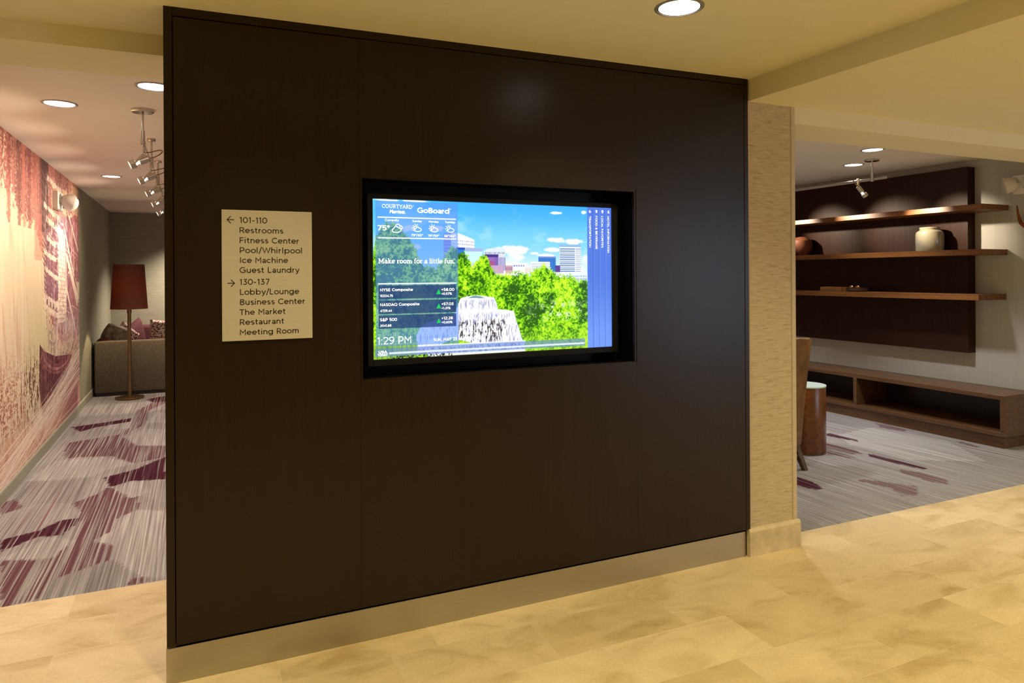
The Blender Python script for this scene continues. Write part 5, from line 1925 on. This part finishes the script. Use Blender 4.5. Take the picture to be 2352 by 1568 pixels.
# ------------------------------------------------------------------ armchair
CH = (4.185, 4.06, 0)
chair = thing('leather_armchair', 'tan leather armchair seen from behind, half hidden by the column', 'armchair', CH)
bm = BM()
prof = [(0.17, 0.175), (0.215, 0.20), (0.245, 0.44), (0.29, 0.75), (0.335, 0.985), (0.335, 1.025), (0.31, 1.045)]
rows = []
for hw, z in prof:
    lean = -0.02 - 0.05 * (z - 0.2) if z < 0.2 else -0.02
    ring = []
    for k in range(13):
        u = k / 12 * 2 - 1
        ring.append((u * hw, 0.05 * abs(u) ** 2.5 - 0.0, z - 0.012 * u * u * (z > 1.0)))
    rows.append(ring)
fr = [[bm.verts.new((x, y, z)) for x, y, z in r] for r in rows]
bk = [[bm.verts.new((x * 0.97, y + 0.12, z - 0.01 * (i == len(rows) - 1))) for x, y, z in r] for i, r in enumerate(rows)]
for g, fl in ((fr, False), (bk, True)):
    for a, b in zip(g, g[1:]):
        for k in range(12):
            q = (a[k], a[k + 1], b[k + 1], b[k])
            bm.faces.new(q[::-1] if fl else q)
m = len(rows) - 1
for k in range(12):
    bm.faces.new((fr[0][k + 1], fr[0][k], bk[0][k], bk[0][k + 1]))
    bm.faces.new((fr[m][k], fr[m][k + 1], bk[m][k + 1], bk[m][k]))
for i in range(m):
    bm.faces.new((fr[i][0], fr[i + 1][0], bk[i + 1][0], bk[i][0]))
    bm.faces.new((fr[i + 1][12], fr[i][12], bk[i][12], bk[i + 1][12]))
bmesh.ops.recalc_face_normals(bm, faces=bm.faces)
es = [e for e in bm.edges if e.calc_face_angle(0) > R(50)]
bmesh.ops.bevel(bm, geom=es, offset=0.018, segments=3, affect='EDGES', profile=0.5)
obj('backrest', bm, MT['leather'], chair, True, sharp=50)
bm = BM()
hexa(bm, [(-0.21, 0.12, 0.20), (0.21, 0.12, 0.20), (0.27, 0.64, 0.20), (-0.27, 0.64, 0.20),
          (-0.23, 0.12, 0.45), (0.23, 0.12, 0.45), (0.30, 0.66, 0.45), (-0.30, 0.66, 0.45)], 0.03, 3)
obj('seat', bm, MT['leather'], chair, True)
for s in (-1, 1):
    bm = BM()
    hexa(bm, [(s * 0.20, 0.10, 0.20), (s * 0.25, 0.10, 0.20), (s * 0.32, 0.58, 0.20), (s * 0.26, 0.58, 0.20),
              (s * 0.235, 0.10, 0.72), (s * 0.29, 0.10, 0.72), (s * 0.35, 0.58, 0.62), (s * 0.29, 0.58, 0.62)], 0.02, 3)
    obj('arm', bm, MT['leather'], chair, True)
for s in (-1, 1):
    for (ya, yb) in ((0.07, 0.0), (0.56, 0.60)):
        bm = BM()
        xa, xb = s * 0.150, s * 0.190
        w0, w1 = 0.026, 0.019
        hexa(bm, [(xb - w1, yb - w1, 0), (xb + w1, yb - w1, 0), (xb + w1, yb + w1, 0), (xb - w1, yb + w1, 0),
                  (xa - w0, ya - w0, 0.205), (xa + w0, ya - w0, 0.205), (xa + w0, ya + w0, 0.205), (xa - w0, ya + w0, 0.205)], 0.003, 1)
        obj('leg', bm, MT['legwood'], chair)
bm = BM()
box(bm, -0.16, 0.16, 0.022, 0.044, 0.095, 0.125, 0.003, 1)
obj('stretcher', bm, MT['legwood'], chair)

# drum table
DO = (4.845, 4.49, 0)
drum = thing('side_table', 'round wooden drum side table with a pale glass top behind the armchair', 'side table', DO)
t = NT('drum_veneer')
zig = t.n('ShaderNodeSeparateXYZ')
t.l(t.coords(), zig.inputs[0])
ang = t.math('ARCTAN2', zig.outputs[1], zig.outputs[0])
tri = t.math('ABSOLUTE', t.math('SUBTRACT', t.math('FRACT', t.math('MULTIPLY', zig.outputs[2], 8.5)), 0.5))
k = t.math('FRACT', t.math('MULTIPLY', t.math('ADD', ang, t.math('MULTIPLY', tri, 0.42)), 1.75))
f = t.noise(t.coords((6, 6, 22)), 2.0, 5, 0.6)
ca = t.ramp(f, [(0.3, (0.15, 0.042, 0.007)), (0.7, (0.24, 0.078, 0.014))])
cb = t.ramp(f, [(0.3, (0.075, 0.022, 0.005)), (0.7, (0.15, 0.046, 0.009))])
t.color(t.mix(k, ca, cb)).set(0.28, 0, 0.5)
bm = BM()
lathe(bm, [(0.0, 0.02), (0.166, 0.02), (0.168, 0.024), (0.168, 0.566), (0.166, 0.57), (0.0, 0.57)], n=64)
obj('drum', bm, t.m, drum, True)
bm = BM()
lathe(bm, [(0.0, 0.0), (0.162, 0.0), (0.162, 0.02), (0.0, 0.02)], n=64)
obj('plinth', bm, MT['walnutdark'], drum, True)
bm = BM()
lathe(bm, [(0.0, 0.57), (0.170, 0.57), (0.172, 0.573), (0.172, 0.580), (0.170, 0.583), (0.0, 0.583)], n=64)
obj('glass_top', bm, MT['glass'], drum, True)
